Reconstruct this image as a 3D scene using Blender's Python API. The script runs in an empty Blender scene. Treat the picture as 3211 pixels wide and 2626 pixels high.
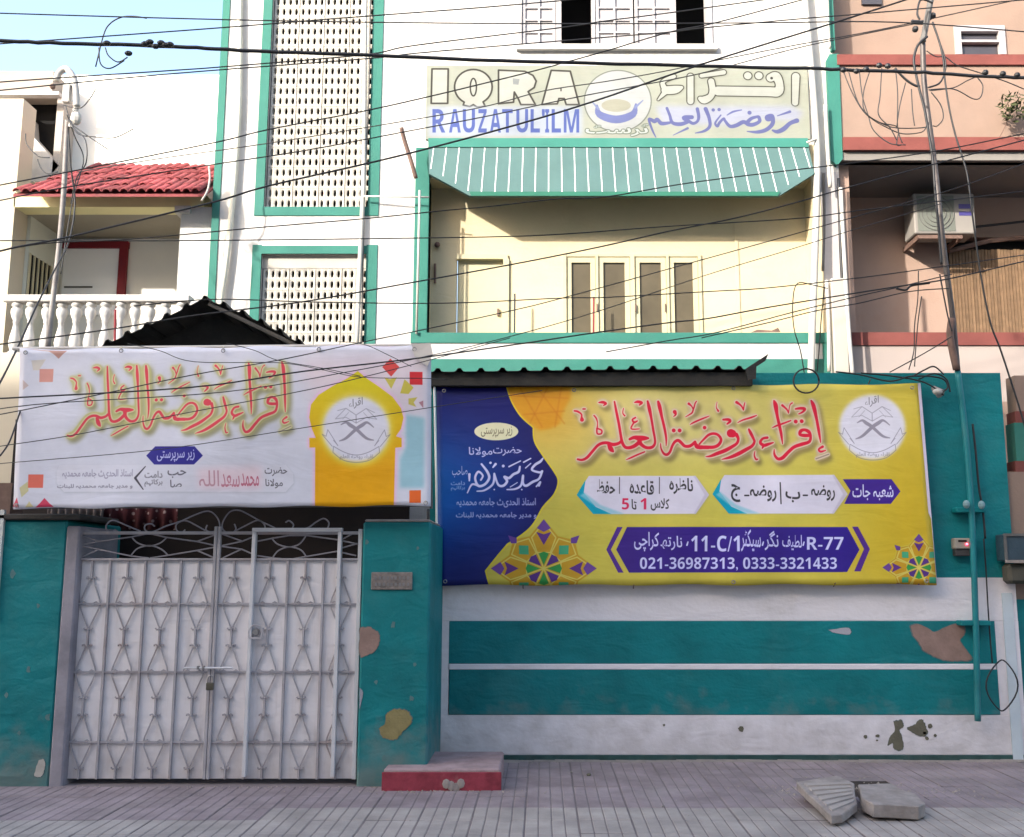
import bpy, math, random
import numpy as np
from mathutils import Vector, Matrix
random.seed(7)
S = bpy.context.scene
COL = S.collection
# ---------------------------------------------------------------- camera
F, PX, PY = 3152.0, 1700.0, 1313.0           # focal length and principal point in photo pixels
TH = math.radians(8.8); CT, ST = math.cos(TH), math.sin(TH)
CAMZ, CAMY = 1.55, -7.75
cam_d = bpy.data.cameras.new('camera'); cam = bpy.data.objects.new('camera', cam_d); COL.objects.link(cam)
cam.location = (0, CAMY, CAMZ); cam.rotation_euler = (math.pi / 2 + TH, 0, 0)
cam_d.sensor_width = 36; cam_d.lens = F / 3211 * 36; cam_d.shift_x = -(PX - 1605.5) / 3211
cam_d.clip_start = 0.05; cam_d.clip_end = 500
S.camera = cam
# ---------------------------------------------------------------- world, sun, exposure
W = bpy.data.worlds.new('World'); S.world = W; W.use_nodes = True
nt = W.node_tree; bg = nt.nodes['Background']
sky = nt.nodes.new('ShaderNodeTexSky'); sky.sky_type = 'NISHITA'; sky.sun_disc = False
SUN_EL, SUN_AZ = math.radians(23), math.radians(44)
sky.sun_elevation = SUN_EL; sky.sun_rotation = math.pi + SUN_AZ
sky.air_density = 1.0; sky.dust_density = 3.0; sky.ozone_density = 0.6
nt.links.new(sky.outputs[0], bg.inputs[0]); bg.inputs[1].default_value = 0.15
sl = bpy.data.lights.new('sun', 'SUN'); sl.energy = 2.0; sl.angle = math.radians(0.9); sl.color = (1, .95, .86)
sun = bpy.data.objects.new('sun', sl); COL.objects.link(sun)
Ldir = Vector((math.sin(SUN_AZ) * math.cos(SUN_EL), math.cos(SUN_AZ) * math.cos(SUN_EL), -math.sin(SUN_EL)))
sun.rotation_euler = Ldir.to_track_quat('-Z', 'Y').to_euler(); sun.location = (-8, -8, 12)
S.view_settings.view_transform = 'Standard'; S.view_settings.look = 'None'
S.view_settings.exposure = 2.1; S.view_settings.gamma = 1; S.view_settings.use_curve_mapping = False
S.render.engine = 'CYCLES'; S.cycles.max_bounces = 6; S.cycles.diffuse_bounces = 4
# ---------------------------------------------------------------- measuring: photo pixel + distance -> place
def dy_(v): return CT - (PY - v) / F * ST
def zz(v, d): return CAMZ + d * ((PY - v) / F * CT + ST) / dy_(v)
def xx(u, v, d): return (u - PX) / F * d / dy_(v)
def P(u, v, d): return Vector((xx(u, v, d), CAMY + d, zz(v, d)))
def yy(d): return CAMY + d
def px(n, d): return n * d / F * 1.0          # photo pixels -> metres at distance d
# ---------------------------------------------------------------- objects
def tag(o, label=None, cat=None, group=None, kind=None):
    if label: o['label'] = label
    if cat: o['category'] = cat
    if group: o['group'] = group
    if kind: o['kind'] = kind
    return o
def thing(name, loc, label=None, cat=None, group=None, kind=None):
    o = bpy.data.objects.new(name, None); COL.objects.link(o); o.location = loc
    o.empty_display_size = .1
    return tag(o, label, cat, group, kind)
def wloc(o):
    v = Vector(o.location)
    while o.parent: o = o.parent; v += Vector(o.location)
    return v
class MB:
    def __init__(s): s.v = []; s.f = []; s.m = []; s.mi = 0; s.uv = None
    def add(s, vs, fs):
        n = len(s.v); s.v += [tuple(p) for p in vs]
        for f in fs: s.f.append([i + n for i in f]); s.m.append(s.mi)
        return s
    def box(s, x0, x1, y0, y1, z0, z1):
        x0, x1 = sorted((x0, x1)); y0, y1 = sorted((y0, y1)); z0, z1 = sorted((z0, z1))
        return s.add([(x0,y0,z0),(x1,y0,z0),(x1,y1,z0),(x0,y1,z0),(x0,y0,z1),(x1,y0,z1),(x1,y1,z1),(x0,y1,z1)],
              [(0,3,2,1),(4,5,6,7),(0,1,5,4),(1,2,6,5),(2,3,7,6),(3,0,4,7)])
    def prism(s, poly, y0, y1):               # poly of (x, z), facing -y
        n = len(poly)
        a = sum(poly[i][0]*poly[(i+1)%n][1]-poly[(i+1)%n][0]*poly[i][1] for i in range(n))
        if a < 0: poly = poly[::-1]
        vs = [(p[0], y0, p[1]) for p in poly] + [(p[0], y1, p[1]) for p in poly]
        fs = [list(range(n)), list(range(2*n-1, n-1, -1))] + [[i, i+n, (i+1)%n+n, (i+1)%n] for i in range(n)]
        return s.add(vs, fs)
    def tube(s, pts, r, n=6, cap=True):
        pts = [Vector(p) for p in pts]; k = len(pts); rs = r if isinstance(r, (list, tuple)) else [r]*k
        up = Vector((0,0,1)); rings = []
        for i, p in enumerate(pts):
            t = (pts[min(i+1,k-1)] - pts[max(i-1,0)]); t = t.normalized() if t.length > 1e-9 else Vector((0,0,1))
            if i == 0:
                a = up.cross(t) if abs(t.z) < .9 else Vector((1,0,0)).cross(t)
            else: a = b_prev.cross(t) * -1 if False else a_prev - t * a_prev.dot(t)
            a = a.normalized(); b = t.cross(a); a_prev = a; b_prev = b
            rings.append([p + (a*math.cos(2*math.pi*j/n) + b*math.sin(2*math.pi*j/n)) * rs[i] for j in range(n)])
        vs = [q for R in rings for q in R]; fs = []
        for i in range(k-1):
            for j in range(n):
                fs.append((i*n+j, i*n+(j+1)%n, (i+1)*n+(j+1)%n, (i+1)*n+j))
        if cap: fs.append(list(range(n))[::-1]); fs.append([(k-1)*n+j for j in range(n)])
        return s.add(vs, fs)
    def lathe(s, cx, cy, prof, n=12):         # prof [(r, z)...]
        vs = [(cx + r*math.cos(2*math.pi*j/n), cy + r*math.sin(2*math.pi*j/n), z) for r, z in prof for j in range(n)]
        fs = [(i*n+j, i*n+(j+1)%n, (i+1)*n+(j+1)%n, (i+1)*n+j) for i in range(len(prof)-1) for j in range(n)]
        fs += [list(range(n))[::-1], [(len(prof)-1)*n+j for j in range(n)]]
        return s.add(vs, fs)
    def ball(s, c, r, n=8, m=5):
        c = Vector(c); r = (r,r,r) if not isinstance(r, (tuple, list)) else r
        vs = [(c.x, c.y, c.z - r[2])]
        for i in range(1, m):
            a = -math.pi/2 + math.pi*i/m
            vs += [(c.x+r[0]*math.cos(a)*math.cos(2*math.pi*j/n), c.y+r[1]*math.cos(a)*math.sin(2*math.pi*j/n), c.z+r[2]*math.sin(a)) for j in range(n)]
        vs.append((c.x, c.y, c.z + r[2])); L = len(vs)-1; fs = [(0, 1+(j+1)%n, 1+j) for j in range(n)]
        for i in range(m-2):
            for j in range(n): fs.append((1+i*n+j, 1+i*n+(j+1)%n, 1+(i+1)*n+(j+1)%n, 1+(i+1)*n+j))
        fs += [(L, 1+(m-2)*n+j, 1+(m-2)*n+(j+1)%n) for j in range(n)]
        return s.add(vs, fs)
    def build(s, name, mats, parent=None, bevel=0, smooth=False, loc=None):
        o_loc = wloc(parent) if parent else Vector(loc or (0,0,0))
        if parent is not None and loc is not None: o_loc = Vector(loc)
        me = bpy.data.meshes.new(name)
        me.from_pydata([(p[0]-o_loc.x, p[1]-o_loc.y, p[2]-o_loc.z) for p in s.v], [], s.f)
        if not isinstance(mats, (list, tuple)): mats = [mats]
        for m in mats: me.materials.append(m)
        if len(mats) > 1: me.polygons.foreach_set('material_index', s.m)
        if smooth: me.polygons.foreach_set('use_smooth', [True]*len(me.polygons))
        me.update()
        o = bpy.data.objects.new(name, me); COL.objects.link(o)
        if parent is not None:
            o.parent = parent
            if loc is not None: o.location = o_loc - wloc(parent)
        else: o.location = o_loc
        if bevel:
            b = o.modifiers.new('bevel', 'BEVEL'); b.width = bevel; b.segments = 1; b.limit_method = 'ANGLE'
        return o
def dup(o, name=None, parent=None):
    c = o.copy(); COL.objects.link(c)
    c.parent = parent
    if name: c.name = name
    return c
def dup_tree(o, parent=None):
    kids = list(o.children); c = dup(o, None, parent)
    for k in kids: dup_tree(k, c)
    return c
def smooth_pts(pts, n=6):                      # Catmull-Rom through tuples of any length
    pts = [tuple(map(float, p)) for p in pts]
    if len(pts) < 3: return pts
    q = [pts[0]] + pts + [pts[-1]]; out = []
    for i in range(1, len(q)-2):
        a, b, c, d = map(np.array, q[i-1:i+3])
        for t in np.linspace(0, 1, n, endpoint=False):
            out.append(tuple(.5*((2*b) + (c-a)*t + (2*a-5*b+4*c-d)*t*t + (3*b-a-3*c+d)*t**3)))
    out.append(pts[-1]); return out
# ---------------------------------------------------------------- materials
def srgb(r, g, b):
    f = lambda c: ((c/255+.055)/1.055)**2.4 if c > 10 else c/255/12.92
    return (f(r), f(g), f(b), 1)
def mat(name, col, rough=.8, var=.12, scale=3, bump=.15, bscale=60, dirt=None, dirt_amt=.3, metal=0, spec=.3, streak=False, rnd=0, wave=0, grime=0):
    """painted plaster / metal / cloth: base colour broken up by two noises, fine bump, optional dirt tint"""
    m = bpy.data.materials.new(name); m.use_nodes = True; n = m.node_tree; N = n.nodes; L = n.links
    b = N['Principled BSDF']; b.inputs['Roughness'].default_value = rough; b.inputs['Metallic'].default_value = metal
    b.inputs['Specular IOR Level'].default_value = spec
    tc = N.new('ShaderNodeTexCoord'); col = tuple(col)
    geo = N.new('ShaderNodeNewGeometry')
    n1 = N.new('ShaderNodeTexNoise'); n1.inputs['Scale'].default_value = scale; n1.inputs['Detail'].default_value = 6
    n1.inputs['Roughness'].default_value = .6
    L.new(geo.outputs['Position'], n1.inputs['Vector'])
    mr = N.new('ShaderNodeMapRange'); mr.inputs[1].default_value = .3; mr.inputs[2].default_value = .7
    mr.inputs[3].default_value = 1-var; mr.inputs[4].default_value = 1+var*.6
    L.new(n1.outputs['Fac'], mr.inputs[0])
    mul = N.new('ShaderNodeVectorMath'); mul.operation = 'SCALE'; mul.inputs[0].default_value = col[:3]
    L.new(mr.outputs[0], mul.inputs['Scale']); out = mul.outputs[0]
    if rnd:
        oi = N.new('ShaderNodeObjectInfo'); m2 = N.new('ShaderNodeMapRange'); m2.inputs[3].default_value = 1-rnd; m2.inputs[4].default_value = 1+rnd
        L.new(oi.outputs['Random'], m2.inputs[0]); s2 = N.new('ShaderNodeVectorMath'); s2.operation = 'SCALE'
        L.new(out, s2.inputs[0]); L.new(m2.outputs[0], s2.inputs['Scale']); out = s2.outputs[0]
    if dirt:
        n2 = N.new('ShaderNodeTexNoise'); n2.inputs['Scale'].default_value = 1.7; n2.inputs['Detail'].default_value = 8; n2.inputs['Roughness'].default_value = .7
        if streak:
            mp = N.new('ShaderNodeMapping'); mp.inputs['Scale'].default_value = (5, 5, .7)
            L.new(geo.outputs['Position'], mp.inputs['Vector']); L.new(mp.outputs[0], n2.inputs['Vector'])
        else: L.new(geo.outputs['Position'], n2.inputs['Vector'])
        m3 = N.new('ShaderNodeMapRange'); m3.inputs[1].default_value = .5; m3.inputs[2].default_value = .75; m3.inputs[4].default_value = dirt_amt
        L.new(n2.outputs['Fac'], m3.inputs[0]); mx = N.new('ShaderNodeMix'); mx.data_type = 'RGBA'
        L.new(m3.outputs[0], mx.inputs[0]); L.new(out, mx.inputs[6]); mx.inputs[7].default_value = dirt; out = mx.outputs[2]
    if grime:                                  # splash dirt at the foot of the wall, ragged upper edge
        sx = N.new('ShaderNodeSeparateXYZ'); L.new(geo.outputs['Position'], sx.inputs[0]); n5 = N.new('ShaderNodeTexNoise'); n5.inputs['Scale'].default_value = 7; n5.inputs['Detail'].default_value = 8
        L.new(geo.outputs['Position'], n5.inputs['Vector']); ma = N.new('ShaderNodeMath'); ma.operation = 'MULTIPLY_ADD'; ma.inputs[1].default_value = -1.1; L.new(n5.outputs['Fac'], ma.inputs[0]); L.new(sx.outputs['Z'], ma.inputs[2])
        m5 = N.new('ShaderNodeMapRange'); m5.inputs[1].default_value = -.58; m5.inputs[2].default_value = -.1; m5.inputs[3].default_value = grime; m5.inputs[4].default_value = 0; L.new(ma.outputs[0], m5.inputs[0])
        mx = N.new('ShaderNodeMix'); mx.data_type = 'RGBA'; L.new(m5.outputs[0], mx.inputs[0]); L.new(out, mx.inputs[6]); mx.inputs[7].default_value = (.23,.19,.165,1); out = mx.outputs[2]
    L.new(out, b.inputs['Base Color'])
    if bump:
        n4 = N.new('ShaderNodeTexNoise'); n4.inputs['Scale'].default_value = bscale; n4.inputs['Detail'].default_value = 4
        L.new(geo.outputs['Position'], n4.inputs['Vector'])
        bp = N.new('ShaderNodeBump'); bp.inputs['Strength'].default_value = bump; bp.inputs['Distance'].default_value = .01
        L.new(n4.outputs['Fac'], bp.inputs['Height'])
        if wave:
            n6 = N.new('ShaderNodeTexNoise'); n6.inputs['Scale'].default_value = 5; n6.inputs['Detail'].default_value = 2; n6.inputs['Distortion'].default_value = .8
            mp6 = N.new('ShaderNodeMapping'); mp6.inputs['Scale'].default_value = (.6, .6, 1.4); L.new(geo.outputs['Position'], mp6.inputs[0]); L.new(mp6.outputs[0], n6.inputs[0])
            b6 = N.new('ShaderNodeBump'); b6.inputs['Strength'].default_value = wave; b6.inputs['Distance'].default_value = .04; L.new(n6.outputs['Fac'], b6.inputs['Height']); L.new(b6.outputs[0], bp.inputs['Normal'])
        L.new(bp.outputs[0], b.inputs['Normal'])
    return m
M = {}
M['white'] = mat('white_paint', (.52,.50,.475,1), .85, .07, 1.5, .3, 40, (.26,.235,.20,1), .5, streak=True, wave=.2)
M['white_low'] = mat('white_wall_paint', (.72,.68,.70,1), .85, .07, 1.2, .3, 35, (.42,.38,.34,1), .45, wave=.3, grime=.3)
M['teal'] = mat('teal_paint', (.001,.165,.178,1), .6, .25, 2.2, .3, 45, (.04,.20,.20,1), .5, wave=.35, grime=.45)
M['teal_up'] = mat('green_teal_trim', (.030,.155,.122,1), .75, .12, 2.5, .2, 45, (.07,.19,.16,1), .35)
M['awning'] = mat('awning_green', (.072,.138,.134,1), .8, .1, 3, .2, 50, (.05,.10,.11,1), .4)
M['cream'] = mat('cream_paint', (.56,.475,.31,1), .85, .08, 1.4, .2, 40, (.33,.28,.18,1), .3, wave=.15)
M['cream_low'] = mat('cream_wall', (.5,.44,.34,1), .85, .06, 1.4, .2, 40)
M['beige'] = mat('beige_paint', (.40,.36,.32,1), .85, .05, 1.2, .2, 40, (.5,.45,.4,1), .25)
M['yellow'] = mat('pale_yellow_paint', (.75,.68,.36,1), .8, .05, 2, .1)
M['salmon'] = mat('salmon_paint', (.245,.172,.135,1), .85, .12, 1.6, .25, 40, (.26,.16,.12,1), .3)
M['red'] = mat('brick_red_paint', (.165,.048,.040,1), .8, .18, 3, .2, 50, (.3,.1,.08,1), .3)
M['rust_tile'] = mat('red_clay_tile', (.27,.055,.06,1), .75, .25, 14, .3, 60, (.11,.05,.05,1), .65, rnd=.34)
M['dark'] = mat('dark_interior', (.006,.005,.005,1), .9, .1, 3, 0)  # near-black: shade of unlit interiors put into the colour
M['black'] = mat('black_rubber', (.018,.018,.02,1), .5, .1, 8, 0, spec=.4)
M['sheet'] = mat('weathered_corrugated_sheet', (.028,.027,.025,1), .8, .3, 6, .3, 30, (.09,.075,.06,1), .4)
M['pipe'] = mat('white_plastic_pipe', (.44,.42,.385,1), .45, .06, 4, 0, dirt=(.5,.46,.38,1), dirt_amt=.25, streak=True)
M['greypipe'] = mat('grey_conduit', (.12,.115,.11,1), .6, .2, 6, .05, dirt=(.08,.07,.06,1), dirt_amt=.5)
M['gate'] = mat('white_gate_enamel', (.70,.665,.68,1), .5, .06, 2.5, .05, 20, (.33,.25,.20,1), .45, spec=.4, streak=True, wave=.25, grime=.35)
M['gatebar'] = mat('grey_gate_iron', (.36,.34,.36,1), .55, .22, 6, .1, 60, (.22,.13,.09,1), .6)
M['gateframe'] = mat('pale_gate_frame', (.55,.54,.56,1), .5, .08, 5, .05)
M['glass'] = mat('dusty_window_glass', (.10,.083,.055,1), .2, .25, 2, 0, spec=.5)
M['glassd'] = mat('dark_window_glass', (.05,.045,.05,1), .2, .2, 3, 0, spec=.5)
M['frame'] = mat('cream_window_frame', (.48,.43,.28,1), .7, .06, 5, .1)
M['frame_w'] = mat('white_shutter_paint', (.33,.315,.325,1), .7, .08, 5, .15, 60, (.45,.4,.38,1), .3)
M['grey'] = mat('grey_cement', (.42,.39,.38,1), .9, .12, 3, .35, 40, (.3,.27,.25,1), .4)
M['concrete'] = mat('worn_concrete', (.32,.275,.25,1), .9, .28, 9, .7, 45, (.20,.16,.14,1), .6)
M['redblock'] = mat('red_painted_block', (.27,.04,.06,1), .8, .35, 9, .5, 40, (.45,.3,.26,1), .55)
M['bare'] = mat('bare_plaster', (.27,.18,.15,1), .95, .2, 9, .4, 60)
M['bare2'] = mat('ochre_bare_plaster', (.24,.20,.09,1), .95, .18, 9, .4, 60)
M['mould'] = mat('dark_exposed_cement', (.135,.125,.09,1), .95, .2, 9, .4, 60)
M['tileA'] = mat('mauve_paver', (.275,.218,.222,1), .85, .32, 3, .3, 70, (.33,.285,.26,1), .6, rnd=.07)
M['tileB'] = mat('grey_beige_paver', (.36,.315,.285,1), .85, .28, 3, .3, 70, (.27,.235,.22,1), .55, rnd=.05)
M['ground'] = mat('dusty_ground', (.33,.29,.27,1), .95, .2, 2, .4, 20)
M['asphalt'] = mat('dusty_asphalt', (.20,.185,.165,1), .9, .2, 3, .4, 60)
M['steel'] = mat('dull_steel', (.28,.27,.27,1), .4, .25, 12, .2, 60, metal=.7)
M['plate'] = mat('cast_name_plate', (.26,.22,.20,1), .35, .4, 25, .5, 60, metal=.5)
M['brown'] = mat('brown_metal', (.16,.10,.08,1), .7, .3, 10, .2)
M['redframe'] = mat('dark_red_frame', (.19,.012,.02,1), .6, .1, 5, .05)
M['ac'] = mat('ac_casing', (.25,.23,.21,1), .5, .05, 4, 0)
M['ind'] = mat('indigo_label', (.06,.05,.2,1), .5, .05, 4, 0)
M['bamboo'] = mat('bamboo_slat', (.17,.105,.06,1), .8, .25, 12, .2, 60, rnd=.15)
M['leaf'] = mat('leaf_green', (.05,.06,.02,1), .7, .3, 20, 0, rnd=.2)
M['lattice'] = mat('lattice_block_plaster', (.42,.395,.35,1), .9, .06, 3, .2, 50, (.3,.27,.22,1), .35)
M['opposite'] = mat('opposite_house_plaster', (.72,.64,.56,1), .9, .1, 1, 0)
# ---------------------------------------------------------------- flat print for the banners and the painted sign
class Canvas:
    """a print sheet laid out in metres on a vertical plane at distance d; drawn as coverage masks"""
    def __init__(s, d, u0, v0, u1, v1, ppm, col):
        s.d = d; xs = [xx(u, v, d) for u in (u0, u1) for v in (v0, v1)]; s.x0, s.x1 = min(xs), max(xs)
        s.z1, s.z0 = zz(v0, d), zz(v1, d); s.ppm = ppm
        s.w = int((s.x1-s.x0)*ppm); s.h = int((s.z1-s.z0)*ppm)
        s.a = np.empty((s.h, s.w, 3), np.float32); s.a[:] = np.array(col)/255.
        s.k = ppm*d/F/dy_((v0+v1)/2)           # texture px per photo px
    def t(s, u, v): return ((xx(u, v, s.d)-s.x0)*s.ppm, (s.z1-zz(v, s.d))*s.ppm)
    def zero(s): return np.zeros((s.h, s.w), np.float32)
    def _fill(s, m, P_, sub=3):                # even-odd scanline, exact horizontal coverage
        ys = [p[1] for p in P_]; r0 = max(0, int(min(ys))); r1 = min(s.h-1, int(max(ys))); n = len(P_)
        for r in range(r0, r1+1):
            for k in range(sub):
                y = r + (k+.5)/sub; X = []
                for i in range(n):
                    (xa, ya), (xb, yb) = P_[i], P_[(i+1) % n]
                    if (ya <= y) != (yb <= y): X.append(xa + (y-ya)*(xb-xa)/(yb-ya))
                X.sort()
                for a, b in zip(X[::2], X[1::2]):
                    a = max(a, 0); b = min(b, s.w-1e-3)
                    if b <= a: continue
                    ia, ib = int(a), int(b)
                    if ia == ib: m[r, ia] += (b-a)/sub
                    else:
                        m[r, ia] += (ia+1-a)/sub; m[r, ib] += (b-ib)/sub; m[r, ia+1:ib] += 1/sub
    def poly(s, pts, m=None, raw=False):
        m = s.zero() if m is None else m
        s._fill(m, pts if raw else [s.t(*p) for p in pts]); return np.clip(m, 0, 1)
    def line(s, pts, m=None, sm=5, w=None):    # (u, v, width) brush stroke with round ends
        m = s.zero() if m is None else m
        if w is not None: pts = [(p[0], p[1], w) for p in pts]
        pts = smooth_pts(pts, sm) if sm and len(pts) > 2 else pts
        T = [(*s.t(p[0], p[1]), max(.35, p[2]*s.k/2)) for p in pts]
        if len(T) == 1: T = T*2
        for (xa, ya, ra), (xb, yb, rb) in zip(T[:-1], T[1:]):
            R = max(ra, rb)+1.5; X0 = max(0, int(min(xa, xb)-R)); X1 = min(s.w, int(max(xa, xb)+R)+1)
            Y0 = max(0, int(min(ya, yb)-R)); Y1 = min(s.h, int(max(ya, yb)+R)+1)
            if X1 <= X0 or Y1 <= Y0: continue
            gy, gx = np.mgrid[Y0:Y1, X0:X1]; gx = gx+.5; gy = gy+.5; dx, dy = xb-xa, yb-ya; L2 = dx*dx+dy*dy
            t = np.clip(((gx-xa)*dx+(gy-ya)*dy)/L2, 0, 1) if L2 > 1e-6 else np.zeros_like(gx)
            D = np.hypot(gx-xa-t*dx, gy-ya-t*dy); c = np.clip(ra+t*(rb-ra)-D+.5, 0, 1)
            m[Y0:Y1, X0:X1] = np.maximum(m[Y0:Y1, X0:X1], c)
        return m
    def lines(s, L, m=None, **k):
        m = s.zero() if m is None else m
        for l in L: s.line(l, m, **k)
        return m
    def ell(s, u, v, ru, rv, m=None):
        return s.poly([(u+ru*math.cos(a), v+rv*math.sin(a)) for a in np.linspace(0, 2*math.pi, 64)[:-1]], m)
    def blur(s, m, r):
        r = r*s.k; n = max(1, int(r*2.5)); k = np.exp(-.5*(np.arange(-n, n+1)/max(r, .3))**2); k /= k.sum()
        o = np.zeros_like(m)
        for i, c in enumerate(k): o += c*np.roll(m, i-n, 0)
        p = np.zeros_like(m)
        for i, c in enumerate(k): p += c*np.roll(o, i-n, 1)
        return p
    def grow(s, m, r):                         # dilate by r photo px, soft edge
        b = s.blur(m, r*.62); return np.clip(b*9-.35, 0, 1)
    def shift(s, m, du, dv): return np.roll(m, (int(dv*s.k), int(du*s.k)), (0, 1))
    def ink(s, m, col, a=1.):
        c = np.array(col, np.float32)/255. if not isinstance(col, np.ndarray) else col
        s.a += (c-s.a)*(m*a)[..., None]
    def image(s, name):
        im = bpy.data.images.new(name, s.w, s.h); o = np.ones((s.h, s.w, 4), np.float32)
        o[..., :3] = np.clip(s.a, 0, 1)[::-1]; im.pixels.foreach_set(o.ravel()); im.update(); im.pack(); return im
    def text(s, body, u0, v0, u1, v1, m=None, bold=0, sl=0., rise=0.):
        """lettering of the given characters stretched into the box (photo px)"""
        m = s.zero() if m is None else m
        xs, tris = glyphs(body, bold)
        X = [p[0] for p in xs]; Y = [p[1] for p in xs]; a0, a1, b0, b1 = min(X), max(X), min(Y), max(Y)
        Tp = []
        for x, y in xs:
            fx = (x-a0)/(a1-a0); fy = (y-b0)/(b1-b0)
            Tp.append(s.t(u0+(u1-u0)*fx+sl*(fy-.5)*(v1-v0), v1+(v0-v1)*fy+rise*(fx-.5)))
        acc = s.zero()
        for t in tris: s._fill(acc, [Tp[i] for i in t], 2)
        return np.maximum(m, np.clip(acc, 0, 1))
_g = {}
def glyphs(body, bold):
    body = ''.join(chr(0x1D7EC+ord(ch)-48) if '0' <= ch <= '9' else chr(0x1D5D4+ord(ch)-65) if 'A' <= ch <= 'Z' else ch for ch in body)
    if any(ord(ch) > 0x1D000 for ch in body): bold = 0
    if (body, bold) in _g: return _g[(body, bold)]
    c = bpy.data.curves.new('lettering', 'FONT'); c.body = body; c.resolution_u = 3; c.offset = bold
    o = bpy.data.objects.new('lettering', c); COL.objects.link(o); bpy.context.view_layer.update()
    me = bpy.data.meshes.new_from_object(o.evaluated_get(bpy.context.evaluated_depsgraph_get()))
    me.calc_loop_triangles(); v = [(p.co.x, p.co.y) for p in me.vertices]; t = [tuple(q.vertices) for q in me.loop_triangles]
    bpy.data.objects.remove(o); bpy.data.curves.remove(c); bpy.data.meshes.remove(me)
    _g[(body, bold)] = (v, t); return v, t
# contextual letter forms: isolated, final, initial, medial
AF = {'ا':(0xFE8D,0xFE8E),'ب':(0xFE8F,0xFE90,0xFE91,0xFE92),'پ':(0xFB56,0xFB57,0xFB58,0xFB59),'ت':(0xFE95,0xFE96,0xFE97,0xFE98),
 'ٹ':(0xFB66,0xFB67,0xFB68,0xFB69),'ج':(0xFE9D,0xFE9E,0xFE9F,0xFEA0),'چ':(0xFB7A,0xFB7B,0xFB7C,0xFB7D),'ح':(0xFEA1,0xFEA2,0xFEA3,0xFEA4),
 'خ':(0xFEA5,0xFEA6,0xFEA7,0xFEA8),'د':(0xFEA9,0xFEAA),'ر':(0xFEAD,0xFEAE),'ز':(0xFEAF,0xFEB0),'س':(0xFEB1,0xFEB2,0xFEB3,0xFEB4),
 'ش':(0xFEB5,0xFEB6,0xFEB7,0xFEB8),'ص':(0xFEB9,0xFEBA,0xFEBB,0xFEBC),'ض':(0xFEBD,0xFEBE,0xFEBF,0xFEC0),'ط':(0xFEC1,0xFEC2,0xFEC3,0xFEC4),
 'ظ':(0xFEC5,0xFEC6,0xFEC7,0xFEC8),'ع':(0xFEC9,0xFECA,0xFECB,0xFECC),'غ':(0xFECD,0xFECE,0xFECF,0xFED0),'ف':(0xFED1,0xFED2,0xFED3,0xFED4),
 'ق':(0xFED5,0xFED6,0xFED7,0xFED8),'ک':(0xFB8E,0xFB8F,0xFB90,0xFB91),'گ':(0xFB92,0xFB93,0xFB94,0xFB95),'ل':(0xFEDD,0xFEDE,0xFEDF,0xFEE0),
 'م':(0xFEE1,0xFEE2,0xFEE3,0xFEE4),'ن':(0xFEE5,0xFEE6,0xFEE7,0xFEE8),'و':(0xFEED,0xFEEE),'ہ':(0xFBA6,0xFBA7,0xFBA8,0xFBA9),
 'ھ':(0xFBAA,0xFBAB,0xFBAC,0xFBAD),'ی':(0xFBFC,0xFBFD,0xFBFE,0xFBFF),'ء':(0xFE80,),'ة':(0xFE93,0xFE94)}
def ar(t):
    out = []; i = 0; J = lambda c: c in AF and len(AF[c]) == 4; K = lambda c: c in AF and len(AF[c]) >= 2
    while i < len(t):
        c = t[i]; prev = i > 0 and J(t[i-1])
        if c == 'ل' and i+1 < len(t) and t[i+1] == 'ا': out.append(chr(0xFEFC if prev else 0xFEFB)); i += 2; continue
        if c in AF:
            nxt = J(c) and i+1 < len(t) and K(t[i+1]); prev = prev and K(c); f = AF[c]
            out.append(chr(f[3] if prev and nxt else f[1] if prev else f[2] if nxt else f[0]))
        else: out.append(c)
        i += 1
    return ''.join(out[::-1])
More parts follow.
